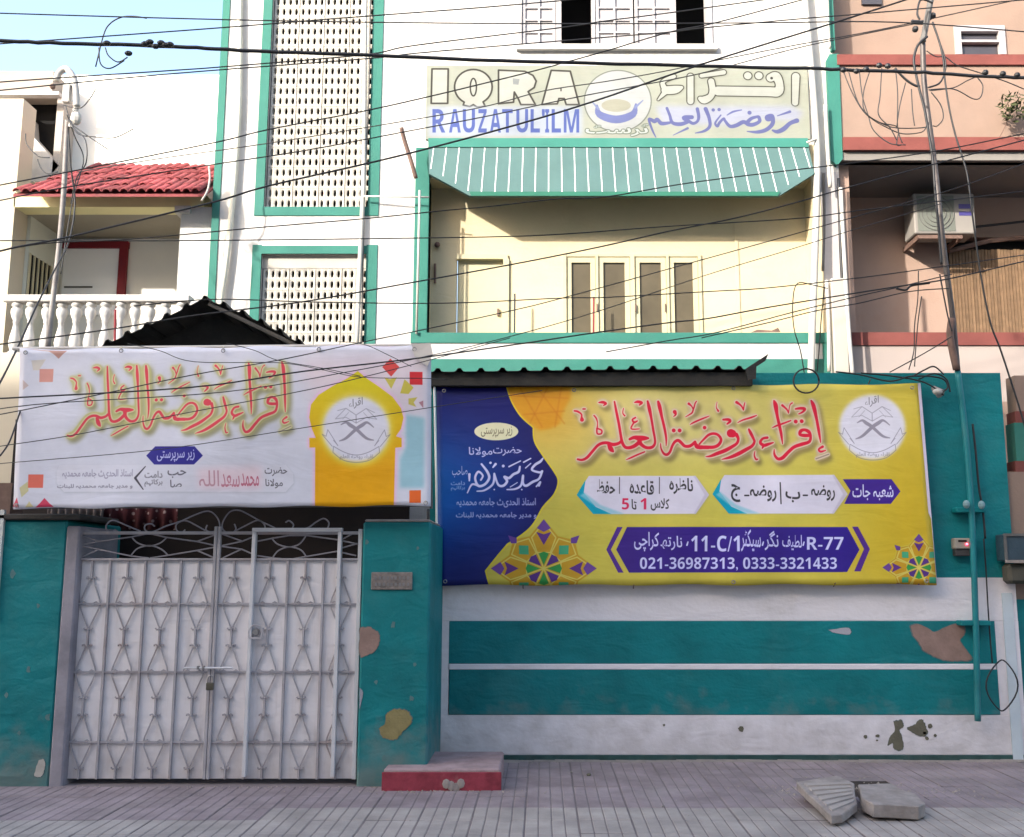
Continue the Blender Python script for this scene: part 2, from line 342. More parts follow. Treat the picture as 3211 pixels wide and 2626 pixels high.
# the red calligraphy, traced in two halves (enlargement 4.825) ---------------------------------
A_ = [[(150,1115,30),(215,1125,36),(290,1090,42),(370,1000,42),(450,910,42),(520,875,46),(600,870,46),(680,895,52),(760,880,46),(800,850,40)],
 [(620,900,50),(650,960,74),(685,1000,30)],
 [(705,245,24),(730,380,38),(770,580,40),(800,760,40),(820,860,46),(860,930,46),(920,945,50),(1000,920,56),(1080,860,60)],
 [(935,815,40),(1000,790,54),(1080,800,80),(1150,800,70),(1215,800,30)],
 [(1080,800,80),(1090,870,60),(1140,920,50),(1200,945,48),(1270,935,46),(1310,890,38),(1315,820,34),(1290,680,36),(1260,500,38),(1230,350,54),(1205,240,30)],
 [(1365,245,34),(1385,320,58),(1420,480,42),(1460,650,40),(1485,800,32),(1485,910,14)],
 [(1400,880,14),(1410,960,24),(1450,1030,36),(1500,1045,42),(1545,1000,38),(1580,910,38),(1620,850,42),(1670,830,48),(1720,870,48),(1770,915,46),(1840,915,48),(1890,885,46),(1925,850,42)],
 [(1925,850,40),(1950,920,60),(2010,930,60),(2123,935,54)],
 [(1600,680,60)],[(1690,680,60)],[(2070,635,56)],
 [(880,1125,8),(940,1100,24),(1050,1050,26),(1160,1005,20)],
 [(470,260,20),(530,255,44),(575,275,36),(540,305,16)],[(1010,260,20),(1060,250,44),(1115,265,40),(1080,300,20)],
 [(100,385,24),(150,395,30),(205,435,24),(210,480,28),(215,520,60)],[(230,357,24),(262,357,24)],
 [(395,455,20),(430,500,24),(450,570,14),(445,640,20)],[(440,650,24),(510,680,24),(505,730,24),(445,730,24),(440,650,24)],
 [(840,350,14),(830,420,16),(860,462,24)],
 [(1020,490,26),(975,520,26),(1000,560,34),(1050,540,20)],[(1000,560,26),(955,640,22),(980,665,22),(1080,660,16)],
 [(1615,400,60),(1630,440,30),(1600,470,14)],
 [(1830,275,40),(1870,310,20),(1900,350,22),(1925,270,20),(1945,240,18)],[(1900,350,22),(1880,410,24),(1830,445,18),(1780,475,10)],
 [(1850,590,10),(1900,560,24),(2000,515,26),(2090,480,20),(2140,460,10)]]
B_ = [[(20,900,50),(60,935,54),(150,930,54),(270,930,50),(350,895,48),(390,820,42),(350,750,40),(280,725,40),(200,745,38),(120,820,30),(60,885,26)],
 [(540,720,130),(560,725,120)],[(620,740,60),(650,800,42),(630,870,42),(560,920,50),(450,980,58),(320,1030,54),(230,1065,36),(160,1075,14)],
 [(810,660,30),(840,720,48),(885,810,38),(895,850,38),(860,910,46),(760,970,56),(640,1035,58),(520,1085,44),(400,1115,12)],
 [(1090,785,40),(1020,800,36),(985,860,44),(1040,900,50),(1100,885,46),(1180,860,20)],[(1040,900,44),(1015,945,20)],
 [(905,990,12),(895,1050,20),(920,1110,28),(950,1108,18)],
 [(1185,230,24),(1210,300,68),(1235,450,46),(1270,600,46),(1300,740,40),(1320,880,14)],
 [(1160,640,8),(1220,610,26),(1320,575,28),(1440,530,20)],
 [(1195,960,12),(1200,1040,34),(1250,1105,44),(1320,1090,54),(1400,1010,50),(1490,930,50),(1600,890,54),(1700,860,48),(1735,820,42),(1735,740,42),(1700,690,54),(1640,670,44),(1590,690,54),(1580,740,44),(1640,755,54),(1710,755,50)],
 [(1515,545,60)],[(1605,540,60)],
 [(1510,355,26),(1590,345,44),(1650,355,44),(1620,400,30),(1560,430,18)],
 [(1310,300,36),(1345,330,30),(1385,370,24),(1405,420,14)],[(1405,420,14),(1425,300,14),(1460,265,22)],
 [(1750,230,30),(1785,310,64),(1830,500,46),(1865,700,42),(1890,860,16)],
 [(1920,925,40),(1860,965,26),(1890,1000,34),(1965,980,16)],
 [(620,255,44),(665,285,30),(700,320,24),(725,370,20)],[(725,370,20),(735,300,18),(745,260,14)],
 [(640,560,12),(720,520,24),(850,480,28),(925,450,14)],
 [(420,515,30),(500,515,44),(525,540,40),(480,580,24)],[(325,250,8),(315,330,12),(345,385,30)],
 [(-80,460,10),(0,530,4)]]
CALL = [[(1780+x/4.825, 1210+y/4.825, w/4.825) for x, y, w in L] for L in A_] + \
       [[(2180+x/4.825, 1210+y/4.825, w/4.825) for x, y, w in L] for L in B_[:-1]]
SHADE = [[(2180+x/4.825, 1210+y/4.825, 4) for x, y in ((1820,1110),(2010,1040))]]
def emblem(c, cx, cy, r, text=True):
    """round seal: word above, open book, two crossed swords, ribbon with lettering"""
    q = lambda L: [(cx+a*r, cy+b*r, w*r) for a, b, w in L]
    g = c.ell(cx, cy, r*1.0, r*.985)
    c.ink(c.blur(g, r*.05), (226,222,232)); grey = (128,122,136)
    m = c.lines([q(l) for l in [
        [(-.45,-.13,.03),(-.30,-.20,.07),(-.18,-.12,.11),(0,0,.10),(.3,.27,.08),(.52,.33,.03)],
        [(.52,-.06,.03),(.33,-.20,.07),(.18,-.12,.11),(0,0,.10),(-.3,.27,.08),(-.5,.36,.03)]]]); c.ink(m, (140,132,146), .85)
    m = c.lines([q(l) for l in [
        [(-.55,-.55,.02),(-.3,-.62,.025),(0,-.42,.025),(.3,-.62,.025),(.55,-.5,.02)],[(-.62,-.3,.02),(-.3,-.35,.02),(0,-.18,.025),(.3,-.35,.02),(.62,-.3,.02)],
        [(-.3,-.62,.02),(-.62,-.3,.02)],[(.3,-.62,.02),(.62,-.3,.02)],[(0,-.42,.03),(0,-.18,.03)],[(-.22,-.5,.015),(-.4,-.3,.015)],[(.22,-.5,.015),(.4,-.3,.015)]]], sm=0); c.ink(m, grey, .55)
    m = c.lines([q(l) for l in [
        [(-.68,.52,.02),(-.35,.70,.022),(0,.78,.022),(.35,.70,.022),(.68,.52,.02)],[(-.70,.70,.02),(-.4,.93,.022),(0,1.0,.022),(.4,.93,.022),(.70,.70,.02)]]])
    m = c.lines([q(l) for l in [[(-.68,.52,.02),(-.70,.70,.02)],[(.68,.52,.02),(.70,.70,.02)],
        [(-.68,.34,.02),(-.55,.50,.02),(-.85,.02,.02),(-.9,.22,.02),(-1.02,.16,.02),(-.72,.52,.02)],[(.68,.34,.02),(.55,.50,.02),(.85,.02,.02),(.9,.22,.02),(1.02,.16,.02),(.72,.52,.02)]]], m, sm=0); c.ink(m, grey, .7)
    m = c.text(ar('اقراء'), cx-.22*r, cy-.92*r, cx+.2*r, cy-.62*r, bold=.01, rise=-.1*r); c.ink(m, (110,106,112), .8)
    m = c.text(ar('اقراء روضة العلم'), cx-.5*r, cy+.76*r, cx+.5*r, cy+.94*r, bold=.008); c.ink(m, grey, .75)
def callig(c, L, S_, halo, halo2, shade, red, sh=(9, 11)):
    m = c.lines(L); sx = c.line(S_[0], sm=0) if S_ else m
    a = np.maximum(m, sx); h = c.grow(a, 12); h2 = c.grow(a, 5)
    c.ink(c.blur(c.shift(h, *sh), 5), shade, .75)
    c.ink(np.clip(c.blur(a, 13)*2.6, 0, 1), halo2, .8); c.ink(h, halo2); c.ink(np.clip(c.blur(c.shift(a, 6, 8), 3)*1.3, 0, 1), shade, .45); c.ink(h2, halo)
    c.ink(m, red); 
    if S_: c.ink(sx, (140,120,110), .7)
def star(c, cx, cy, r, q):
    """tiled rosette motif of the banner corner"""
    def pt(a, b, k=0):
        t = math.radians(k*45); return (cx+(a*math.cos(t)-b*math.sin(t))*r, cy+(a*math.sin(t)+b*math.cos(t))*r*.93)
    P8 = []
    for k in range(16):
        t = math.pi*k/8; rr = 1.05 if k % 4 == 0 else (.86 if k % 2 == 0 else .74); P8.append((cx+rr*r*math.cos(t), cy+rr*r*.93*math.sin(t)))
    m = c.poly(P8); c.ink(c.grow(m, 3), (205,190,70)); c.ink(m, (200,150,30), .9)
    g = c.zero()
    for k in range(8):
        t = pt(0, 0); a = pt(.34, -.13, k); b = pt(.34, .13, k); tip = pt(.98 if k % 2 == 0 else .78, 0, k); e1 = pt(.66, -.24, k); e2 = pt(.66, .24, k)
        for l in ([a, b], [t, a], [a, e1], [e1, tip], [tip, e2], [e2, b]): c.line([(p[0], p[1], 4) for p in l], g, sm=0)
    c.ink(g, (216,200,96))
    for k in range(8):
        c.ink(c.poly([pt(.07, 0, k), pt(.32, -.10, k), pt(.36, 0, k), pt(.32, .10, k)]), (52,150,70) if k % 2 == 0 else (88,50,130))
        if k % 2 == 0:
            c.ink(c.poly([pt(.50, 0, k), pt(.78, -.15, k), pt(.73, 0, k), pt(.78, .15, k)]), (98,52,130))
            c.ink(c.poly([pt(.78, 0, k), pt(.86, -.14, k), pt(1.05, 0, k), pt(.86, .14, k)]), (110,70,150))
        else:
            c.ink(c.poly([pt(.42, 0, k), pt(.56, -.13, k), pt(.70, 0, k), pt(.56, .13, k)]), (70,165,120))
            c.ink(c.poly([pt(.76, 0, k), pt(.84, -.08, k), pt(1.0, 0, k), pt(.84, .08, k)]), (104,64,146))
def hexa(c, pts, col): c.ink(c.poly(pts), col)
DY, DW = 8.70, 7.60                            # distances of the yellow and the white banner
def yellow_print():
    c = Canvas(DY, 1355, 1190, 2950, 1850, 400, (210,193,76))
    gy, gx = np.mgrid[0:c.h, 0:c.w].astype(np.float32); gx /= c.w; gy /= c.h
    def glow(u, v, ru, rv, col, a):
        tx, ty = c.t(u, v); m = np.exp(-(((gx*c.w-tx)/(ru*c.k))**2+((gy*c.h-ty)/(rv*c.k))**2)); c.ink(m.astype(np.float32), col, a)
    glow(2080, 1320, 480, 190, (222,208,138), .95); glow(2850, 1600, 220, 300, (208,168,20), .9); glow(2400, 1560, 500, 200, (224,212,90), .5)
    glow(1700, 1290, 170, 120, (222,170,60), .8)
    # corner medallion
    m = c.poly([(1575,1208),(1790,1208),(1790,1250),(1765,1290),(1755,1330),(1725,1345),(1690,1350),(1640,1310),(1590,1250)]); c.ink(c.blur(m, 5), (224,150,24), .8)
    g = c.lines([[(1630,1215),(1700,1340)],[(1720,1210),(1660,1330)],[(1600,1240),(1780,1250)],[(1640,1300),(1770,1290)],[(1760,1215),(1740,1340)],[(1680,1210),(1770,1330)]], sm=0, w=3); c.ink(c.blur(g, 2), (200,110,20), .6)
    # indigo field with scalloped edge
    E = smooth_pts([(1585,1205),(1600,1255),(1630,1305),(1668,1340)], 5) + smooth_pts([(1670,1342),(1674,1385),(1700,1430),(1735,1480),(1748,1510),(1735,1550),(1700,1590),(1672,1640),(1640,1672),(1590,1705)], 5) + [(1560,1740),(1520,1790),(1535,1850),(1350,1850),(1350,1190)]
    m = c.poly(E); c.ink(c.grow(m, 5), (232,214,40), .8)
    t = np.clip((gx*c.w - c.t(1375, 1500)[0])/(330*c.k), 0, 1)[..., None]; s2 = np.exp(-((gy-.55)/.33)**2)[..., None]
    base = np.array([0,92,176])/255*s2*(1-t)+np.array([26,20,98])/255*(1-s2*(1-t)); c.ink(m, base.astype(np.float32))
    # rosettes
    star(c, 1705, 1783, 158, 0)
    star(c, 2878, 1780, 108, 0)
    # heading
    callig(c, CALL, SHADE, (226,204,176), (216,194,150), (120,104,56), (226,24,60))
    emblem(c, 2734, 1340, 104)
    # grey lozenges
    for u0, u1, v0, v1, tri in ((1808,2222,1493,1612,1), (2233,2655,1490,1611,1)):
        H = [(u0,(v0+v1)/2),(u0+38,v0),(u1-42,v0),(u1,(v0+v1)/2),(u1-42,v1),(u0+52,v1)]
        m = c.poly(H); c.ink(c.blur(c.shift(m, 3, 3), 3), (170,160,110), .5); c.ink(m, (226,220,234))
        c.ink(c.blur(c.poly([(u1-48,v0),(u1-42,v0),(u1,(v0+v1)/2),(u1-42,v1),(u1-48,v1),(u1-14,(v0+v1)/2)]), 1.5), (200,190,208), .8)
        T = c.poly([(u0+28,v0+12),(u0+22,v0+52),(u0+60,v1-22),(u0+110,v1),(u0+52,v1),(u0,(v0+v1)/2)]); c.ink(T, (0,165,190))
        T = c.poly([(u0+10,v0+62),(u0+24,v0+52),(u0+75,v1-28),(u0+150,v1),(u0+104,v1),(u0+50,v1-30)]); c.ink(c.blur(T, 2), (150,205,220), .8)
    hexa(c, [(2640,1504),(2792,1504),(2820,1542),(2790,1581),(2645,1581),(2664,1540)], (66,34,140))
    K = (62,58,62)
    for tx, b in (('ناظرہ',(2098,1498,2172,1552)),('قاعدہ',(1974,1506,2050,1550)),('حفظ',(1872,1506,1928,1548)),('کلاس',(2040,1562,2098,1604)),('تا',(1980,1568,1996,1598)),
                  ('روضہ',(2542,1522,2616,1570)),('ب',(2462,1540,2508,1576)),('روضہ',(2352,1522,2434,1572)),('ج',(2292,1520,2322,1574))):
        c.ink(c.text(ar(tx), b[0], b[1], b[2], b[3], bold=.02, rise=6), K)
    for u in (1942, 2067): c.ink(c.line([(u,1498,3),(u,1548,3)], sm=0), K, .8)
    c.ink(c.line([(2446,1514,4),(2448,1580,4)], sm=0), K); c.ink(c.line([(2518,1554,5),(2530,1554,5)], sm=0), K); c.ink(c.line([(2336,1554,5),(2348,1554,5)], sm=0), K)
    c.ink(c.text('1', 2008,1563,2026,1598, bold=.04), (226,40,90)); c.ink(c.text('5', 1950,1563,1972,1598, bold=.04), (226,40,90))
    c.ink(c.text(ar('شعبہ جات'), 2670,1520,2798,1570, bold=.014), (222,222,246))
    # address strip
    m = c.poly([(1938,1588+65),(2690-38,1652),(2695,1724),(2655,1794),(1975,1796),(1932,1724),(1968,1654)])
    m = c.poly([(1966,1653),(2655,1653),(2694,1724),(2656,1794),(1972,1796),(1932,1724)]); c.ink(m, (62,34,132))
    glow2 = np.clip((gx*c.w-c.t(1940,1)[0])/(750*c.k), 0, 1).astype(np.float32)*m; c.ink(glow2, (46,26,140), .8)
    for P_ in ([(1935,1653),(1952,1653),(1915,1724),(1955,1796),(1938,1796),(1901,1724)], [(2670,1652),(2688,1652),(2726,1722),(2698,1792),(2678,1792),(2708,1722)]):
        c.ink(c.poly(P_), (84,44,140))
    Wt = (214,214,250)
    for tx, b, bo in (('R-77',(2530,1684,2644,1724),.022),('11-C/1',(2166,1680,2318,1730),.022)): c.ink(c.text(tx, *b, bold=bo), Wt)
    for tx, b in (('لطیف',(2452,1676,2514,1726)),('نگر',(2396,1664,2440,1728)),('سیکٹر',(2322,1660,2384,1732)),('نارتھ',(2070,1680,2138,1726)),('کراچی',(1988,1668,2066,1730))):
        c.ink(c.text(ar(tx), *b, bold=.014, rise=4), Wt)
    for u in (2518, 2389, 2153): c.ink(c.line([(u,1710,5),(u+3,1700,4)], sm=0), Wt)
    c.ink(c.text('021-36987313, 0333-3321433', 2006, 1748, 2624, 1790, bold=.022), Wt)
    # left column
    c.ink(c.ell(1556, 1353, 69, 28), (232,228,190)); c.ink(c.text(ar('زیر سرپرستی'), 1508,1338,1606,1372, bold=.008, rise=-2), (110,100,74), .85)
    Lv = (196,196,236)
    c.ink(c.text(ar('حضرت'), 1546,1402,1636,1430, bold=.012), Lv); c.ink(c.text(ar('مولانا'), 1470,1402,1544,1434, bold=.012), Lv)
    NM = [[(1702,1438,5),(1694,1448,8),(1678,1458,8),(1668,1474,7),(1692,1482,7),(1700,1478,7)],[(1700,1478,7),(1690,1502,7),(1670,1512,8),(1650,1524,8),(1640,1516,7),(1640,1492,7),(1634,1522,7),(1616,1534,6),(1590,1536,4)],
      [(1642,1450,5),(1664,1438,4)],[(1648,1468,4),(1664,1454,4)],[(1630,1464,6),(1626,1480,8),(1610,1488,8),(1596,1500,8),(1582,1496,8),(1590,1510,8),(1578,1524,8),(1562,1520,7),(1550,1486,6)],
      [(1550,1486,6),(1546,1518,7),(1520,1538,6),(1496,1541,4)],[(1510,1456,6),(1528,1480,8),(1534,1500,8),(1520,1520,8),(1500,1524,8),(1490,1500,7),(1500,1480,7),(1514,1492,6),(1508,1506,6)],[(1500,1524,7),(1480,1520,6),(1466,1546,4)],
      [(1596,1464,5),(1632,1446,4)],[(1578,1462,9)],[(1554,1456,8),(1546,1466,5)],[(1538,1452,8)],[(1472,1488,8),(1472,1508,5)],[(1690,1524,6),(1694,1512,6),(1682,1526,5)],[(1600,1528,3),(1622,1514,3)],[(1636,1536,5)],[(1550,1536,5)]]
    c.ink(c.lines(NM), (206,206,242))
    c.ink(c.text(ar('صاحب'), 1418,1462,1466,1498, bold=.012), Lv, .9)
    def scrib(u0, u1, v, h, seed, col, a, ry=1.0):      # rows too small to read in the photograph
        rr = random.Random(seed); m = c.zero(); u = u0
        while u < u1:
            w = rr.uniform(5, 14); c.line([(u, v+rr.uniform(-.1,.3)*h, 3), (u+w*.3, v+h*.35, 3.4), (u+w*.6, v+rr.uniform(-.4,.2)*h, 3), (u+w, v+h*.3, 3)], m)
            if rr.random() < .5: c.line([(u+w*.5, v-h*.45, 3), (u+w*.5+1, v-h*.45, 3)], m)
            u += w*.9
        c.ink(m, col, a)
    for tx, b, a in (('استاذ الحدیث جامعہ محمدیہ', (1432,1562,1680,1592), .85), ('و مدیر جامعہ محمدیہ للبنات', (1430,1606,1682,1628), .9), ('دامت', (1414,1508,1458,1522), .8), ('برکاتہم', (1414,1524,1458,1540), .8)):
        m = c.text(ar(tx), *b, bold=.012); c.ink(np.clip(c.blur(m, .9)*1.25, 0, 1), Lv, a)
    c.scrib = scrib
    return c
def white_print():
    c = Canvas(DW, 25, 1075, 1362, 1605, 400, (214,213,224))
    def tri(pts, col, a=1.): c.ink(c.poly(pts), col, a)
    # border ornaments
    pk = c.poly([(930,1130),(1120,1115),(1330,1120),(1332,1290),(1250,1290),(1000,1290),(960,1200)]); c.ink(c.blur(pk, 22), (228,208,214), .8)
    tri([(80,1094),(205,1096),(182,1122),(150,1100)], (196,160,150), .8); tri([(150,1096),(208,1096),(180,1124)], (186,140,128)); tri([(68,1190),(86,1208),(68,1222)], (200,180,176))
    tri([(120,1156),(164,1156),(162,1197),(119,1197)], (214,150,138)); tri([(95,1130),(140,1126),(118,1160),(100,1160)], (214,200,180), .7)
    tri([(88,1488),(135,1488),(133,1530),(86,1530)], (224,110,92)); tri([(60,1530),(86,1510),(88,1540),(66,1560)], (200,188,120), .7)
    tri([(52,1560),(38,1590),(58,1592)], (190,50,80)); tri([(138,1562),(110,1594),(168,1594)], (206,60,92)); tri([(90,1572),(78,1592),(104,1592)], (210,196,130), .8)
    tri([(1224,1126),(1252,1152),(1226,1182),(1198,1152)], (216,76,72)); tri([(1284,1167),(1324,1167),(1324,1207),(1284,1207)], (214,50,56)); tri([(1282,1538),(1318,1537),(1318,1577),(1282,1578)], (232,104,40))
    tri([(1204,1184),(1222,1190),(1244,1184),(1226,1220)], (204,190,84)); tri([(1268,1190),(1296,1216),(1280,1236),(1254,1234)], (206,190,80)); tri([(1280,1250),(1308,1246),(1296,1262),(1304,1276),(1280,1268)], (202,186,90)); tri([(1312,1262),(1326,1256),(1326,1280)], (180,130,140))
    ct = c.poly([(1270,1300),(1330,1310),(1328,1530),(1252,1530),(1252,1440),(1272,1400)]); c.ink(c.blur(ct, 5), (150,194,206), .9)
    # yellow arch
    R_ = [(1122,1165),(1150,1188),(1190,1215),(1230,1245),(1256,1280),(1264,1310),(1256,1345),(1240,1368),(1258,1374),(1258,1402),(1238,1404),(1232,1640),(985,1640),(988,1404),(970,1404),(970,1374),(990,1374),(978,1345),(970,1310),(976,1270),(1000,1240),(1045,1212),(1090,1188)]
    arch = c.poly(R_); c.ink(c.blur(c.grow(arch, 9), 4), (236,196,222)); 
    gy = np.mgrid[0:c.h, 0:c.w][0].astype(np.float32)/c.h; t = np.clip((gy-.25)/.5, 0, 1)[..., None]
    c.ink(arch, ((1-t)*np.array([224,204,30])+t*np.array([236,168,0])).astype(np.float32)/255.)
    c.ink(c.blur(c.ell(1116, 1346, 116, 118), 8), (236,214,90), .9)
    emblem(c, 1116, 1346, 104)
    # heading: the same calligraphy, leaning less
    s = np.linalg.solve(np.array([[1807,1440,1],[2540,1258,1],[2575,1415,1]], float), np.array([[208,1365],[882,1138],[895,1325]], float))
    f = lambda L: [[(u*s[0,0]+v*s[1,0]+s[2,0], u*s[0,1]+v*s[1,1]+s[2,1], w*.82) for u, v, w in l] for l in L]
    callig(c, f(CALL), f(SHADE), (214,204,160), (196,190,128), (128,122,84), (226,66,84))
    # lozenge
    c.ink(c.poly([(460,1430),(488,1401),(612,1401),(638,1430),(610,1458),(486,1458)]), (46,40,140)); c.ink(c.text(ar('زیر سرپرستی'), 494,1412,612,1450, bold=.014, rise=-3), (196,196,236))
    m = c.poly([(185,1458),(895,1458),(918,1485),(920,1515),(895,1543),(200,1543),(176,1515),(176,1480)]); c.ink(c.blur(c.shift(m, 2, 4), 4), (178,180,188), .8); c.ink(m, (216,214,224))
    pk = c.poly([(620,1470),(820,1462),(820,1535),(625,1535)]); c.ink(c.blur(pk, 10), (232,206,214), .8)
    K = (84,80,90)
    c.ink(c.text(ar('حضرت'), 830,1466,900,1494, bold=.012), K); c.ink(c.text(ar('مولانا'), 832,1502,886,1532, bold=.012), K)
    c.ink(c.text(ar('محمد'), 756,1484,812,1526, bold=.006), (176,70,94), .8); c.ink(c.text(ar('سعد'), 694,1486,752,1528, bold=.004), (176,84,104), .7); c.ink(c.text(ar('اللہ'), 626,1476,688,1526, bold=.004), (166,100,116), .6)
    c.ink(c.text(ar('صا'), 536,1506,572,1530, bold=.012), K, .9); c.ink(c.text(ar('حب'), 528,1476,586,1500, bold=.012), K, .9)
    c.ink(c.line([(458,1464,3),(426,1500,7),(452,1536,3)], sm=0), (70,66,76))
    Y = yellow_print_scrib(c)
    for tx, b, col, a in (('دامت', (456,1478,512,1500), K, .7), ('برکاتہم', (456,1504,512,1528), K, .7), ('استاذ الحدیث جامعہ محمدیہ', (194,1472,418,1502), (130,124,148), .75), ('و مدیر جامعہ محمدیہ للبنات', (178,1518,418,1534), (112,108,124), .85)):
        m = c.text(ar(tx), *b, bold=.008); c.ink(np.clip(c.blur(m, .8)*1.2, 0, 1), col, a)
    return c
def yellow_print_scrib(c):
    def scrib(u0, u1, v, h, seed, col, a):
        rr = random.Random(seed); m = c.zero(); u = u0
        while u < u1:
            w = rr.uniform(5, 14); c.line([(u, v+rr.uniform(-.1,.3)*h, 2.6), (u+w*.3, v+h*.35, 3), (u+w*.6, v+rr.uniform(-.4,.2)*h, 2.6), (u+w, v+h*.3, 2.6)], m)
            if rr.random() < .5: c.line([(u+w*.5, v-h*.45, 3), (u+w*.5+1, v-h*.45, 3)], m)
            u += w*.9
        c.ink(m, col, a)
    return scrib
DS = 10.86                                     # painted sign board
def sign_print():
    c = Canvas(DS, 1338, 205, 2532, 436, 330, (214,212,190))
    nz = np.random.RandomState(3).rand(c.h//12+2, c.w//12+2).astype(np.float32); nz = np.kron(nz, np.ones((12, 12), np.float32))[:c.h, :c.w]
    c.ink(c.blur(nz, 9), (186,194,178), .55)
    G = (66,62,54); q = lambda L, ox=1320, oy=190, k=3.931: [(ox+a/k, oy+b/k) for a, b in L]
    Ls = [[(135,100),(335,100),(328,525),(125,525)],
      [(645+232*math.sin(t), 322-215*math.cos(t)) for t in np.linspace(0, 2.6, 16)]+[(790,560),(690,570),(645,540),(600,565),(520,545)]+[(645+232*math.sin(t), 322-215*math.cos(t)) for t in np.linspace(3.65, 6.15, 16)],
      [(955,115),(1280,130),(1380,180),(1420,250),(1395,330),(1320,380),(1410,540),(1230,540),(1200,470),(1150,385),(1140,510),(955,530)],
      [(1605,118),(1840,128),(1950,540),(1790,540),(1765,465),(1700,465),(1680,530),(1490,540)]]
    for L in Ls:
        m = c.poly(q(L)); c.ink(c.blur(c.shift(m, 4, 2), 3), (150,150,130), .5); c.ink(m, (222,220,206))
        p = q(L); c.ink(c.lines([[(*a, 5.6), (*b, 5.6)] for a, b in zip(p, p[1:]+p[:1])], sm=0), G, .95)
    p = [(1320+(645+38*math.cos(t))/3.931, 190+(325+108*math.sin(t))/3.931, 4.6) for t in np.linspace(0, 6.28, 24)]; c.ink(c.line(p, sm=0), G)
    c.ink(c.poly(q([(1130,215),(1215,225),(1200,295),(1135,290)])), (170,172,170)); c.ink(c.line([(1759,275,4),(1759,284,4)], sm=0), G)
    m = c.poly(q([(90,560),(1990,560),(1990,920),(90,940)])); c.ink(c.blur(m, 6), (214,220,236), .85)
    xs = [(140,300,'R'),(345,490,'A'),(515,665,'U'),(705,810,'Z'),(850,985,'A'),(1000,1130,'T'),(1175,1320,'U'),(1350,1465,'L'),(1490,1525,"'"),(1530,1580,'I'),(1610,1725,'L'),(1760,1950,'M')]
    for a, b, t in xs:
        v0, v1 = (595, 885) if t != "'" else (595, 700)
        c.ink(c.text(t, 1320+a/3.931, 190+v0/3.931, 1320+b/3.931, 190+v1/3.931, bold=.035), (92,110,192), .95)
    # seal
    ring = [(1937+105*math.cos(t), 316+96*math.sin(t), 4) for t in np.linspace(0, 6.28, 48)]; c.ink(c.ell(1937, 316, 104, 95), (222,222,216)); c.ink(c.line(ring, sm=0), (140,142,130), .9)
    c.ink(c.ell(1932, 330, 46, 20), (200,196,172)); m = c.line([(1872,330,6),(1880,358,22),(1932,374,26),(1984,358,22),(1994,326,6)]); c.ink(m, (130,138,196)); c.ink(c.line([(1856,318,3),(1876,340,8)], sm=0), (150,158,204)); c.ink(c.line([(2016,314,3),(1992,336,8)], sm=0), (150,158,204))
    m = c.text(ar('ٹرسٹ'), 1836, 388, 2036, 426, bold=.02); c.ink(c.grow(m, 4), (112,122,104), .8); c.ink(m, (232,236,226))
    # right half, traced (enlargement 4.615)
    Q = lambda L: [(2100+a/4.615, 200+b/4.615, w/4.615) for a, b, w in L]
    R_ = [[(1825,180,110),(1815,560,90)],[(1460,200,120),(1540,180,130),(1590,300,110),(1560,400,140),(1400,400,140),(700,390,140)],[(600,250,90),(620,380,90),(590,470,90),(500,520,110),(440,500,60)],
      [(300,180,90),(300,540,90)],[(460,170,60),(780,120,70)],[(1130,170,110)],[(1290,170,110)],[(-60,380,120),(80,370,120),(170,340,50)],[(-60,380,90),(-100,260,60),(60,180,60)],[(-60,400,80),(-170,520,20)]]
    m = c.zero()
    for L in R_: c.line(Q(L), m)
    g = c.grow(m, 4); c.ink(c.blur(c.shift(g, 4, 2), 3), (150,150,130), .5); c.ink(g, G, .95); c.ink(m, (220,220,206)); c.ink(c.line(Q([(1475,205,40)])), G)
    bb = c.poly([(2055,332),(2480,332),(2520,352),(2500,380),(2400,372),(2300,392),(2080,388)]); c.ink(c.blur(bb, 8), (206,208,228), .9)
    T_ = [[(1840,820,70),(1740,860,60),(1650,940,70),(1560,980,60),(1490,960,30)],[(1430,780,110),(1480,760,70),(1490,860,60),(1400,950,60),(1270,985,50),(1120,975,14)],[(1290,770,50),(1300,830,50),(1200,880,60),(1120,860,60),(1180,790,50),(1280,760,40)],[(1120,860,60),(1060,840,60),(960,890,60),(870,900,50),(800,820,40),(780,790,36),(720,850,40),(690,900,40),(660,850,30),(740,740,20)],
      [(1155,705,60)],[(630,665,50)],[(715,660,50)],[(830,740,14),(920,690,30),(1040,665,16)],[(1560,750,14),(1740,690,40)],[(520,650,60),(570,780,50),(580,900,46),(500,970,40),(370,1000,14)],
      [(400,650,50),(420,760,46),(400,830,40),(340,860,46),(280,830,50),(210,780,70),(320,770,60)],[(280,830,50),(160,870,60),(40,850,50),(0,740,40),(-40,640,40)],[(0,850,40),(-120,860,60),(-180,800,50),(-220,830,60),(-300,800,40),(-250,960,30),(-200,1060,14)],[(50,1030,10),(260,930,36)]]
    m = c.zero()
    for L in T_: c.line(Q(L), m)
    c.ink(m, (112,116,176), .95)
    c.a *= np.array([.635,.65,.665], np.float32)
    return c
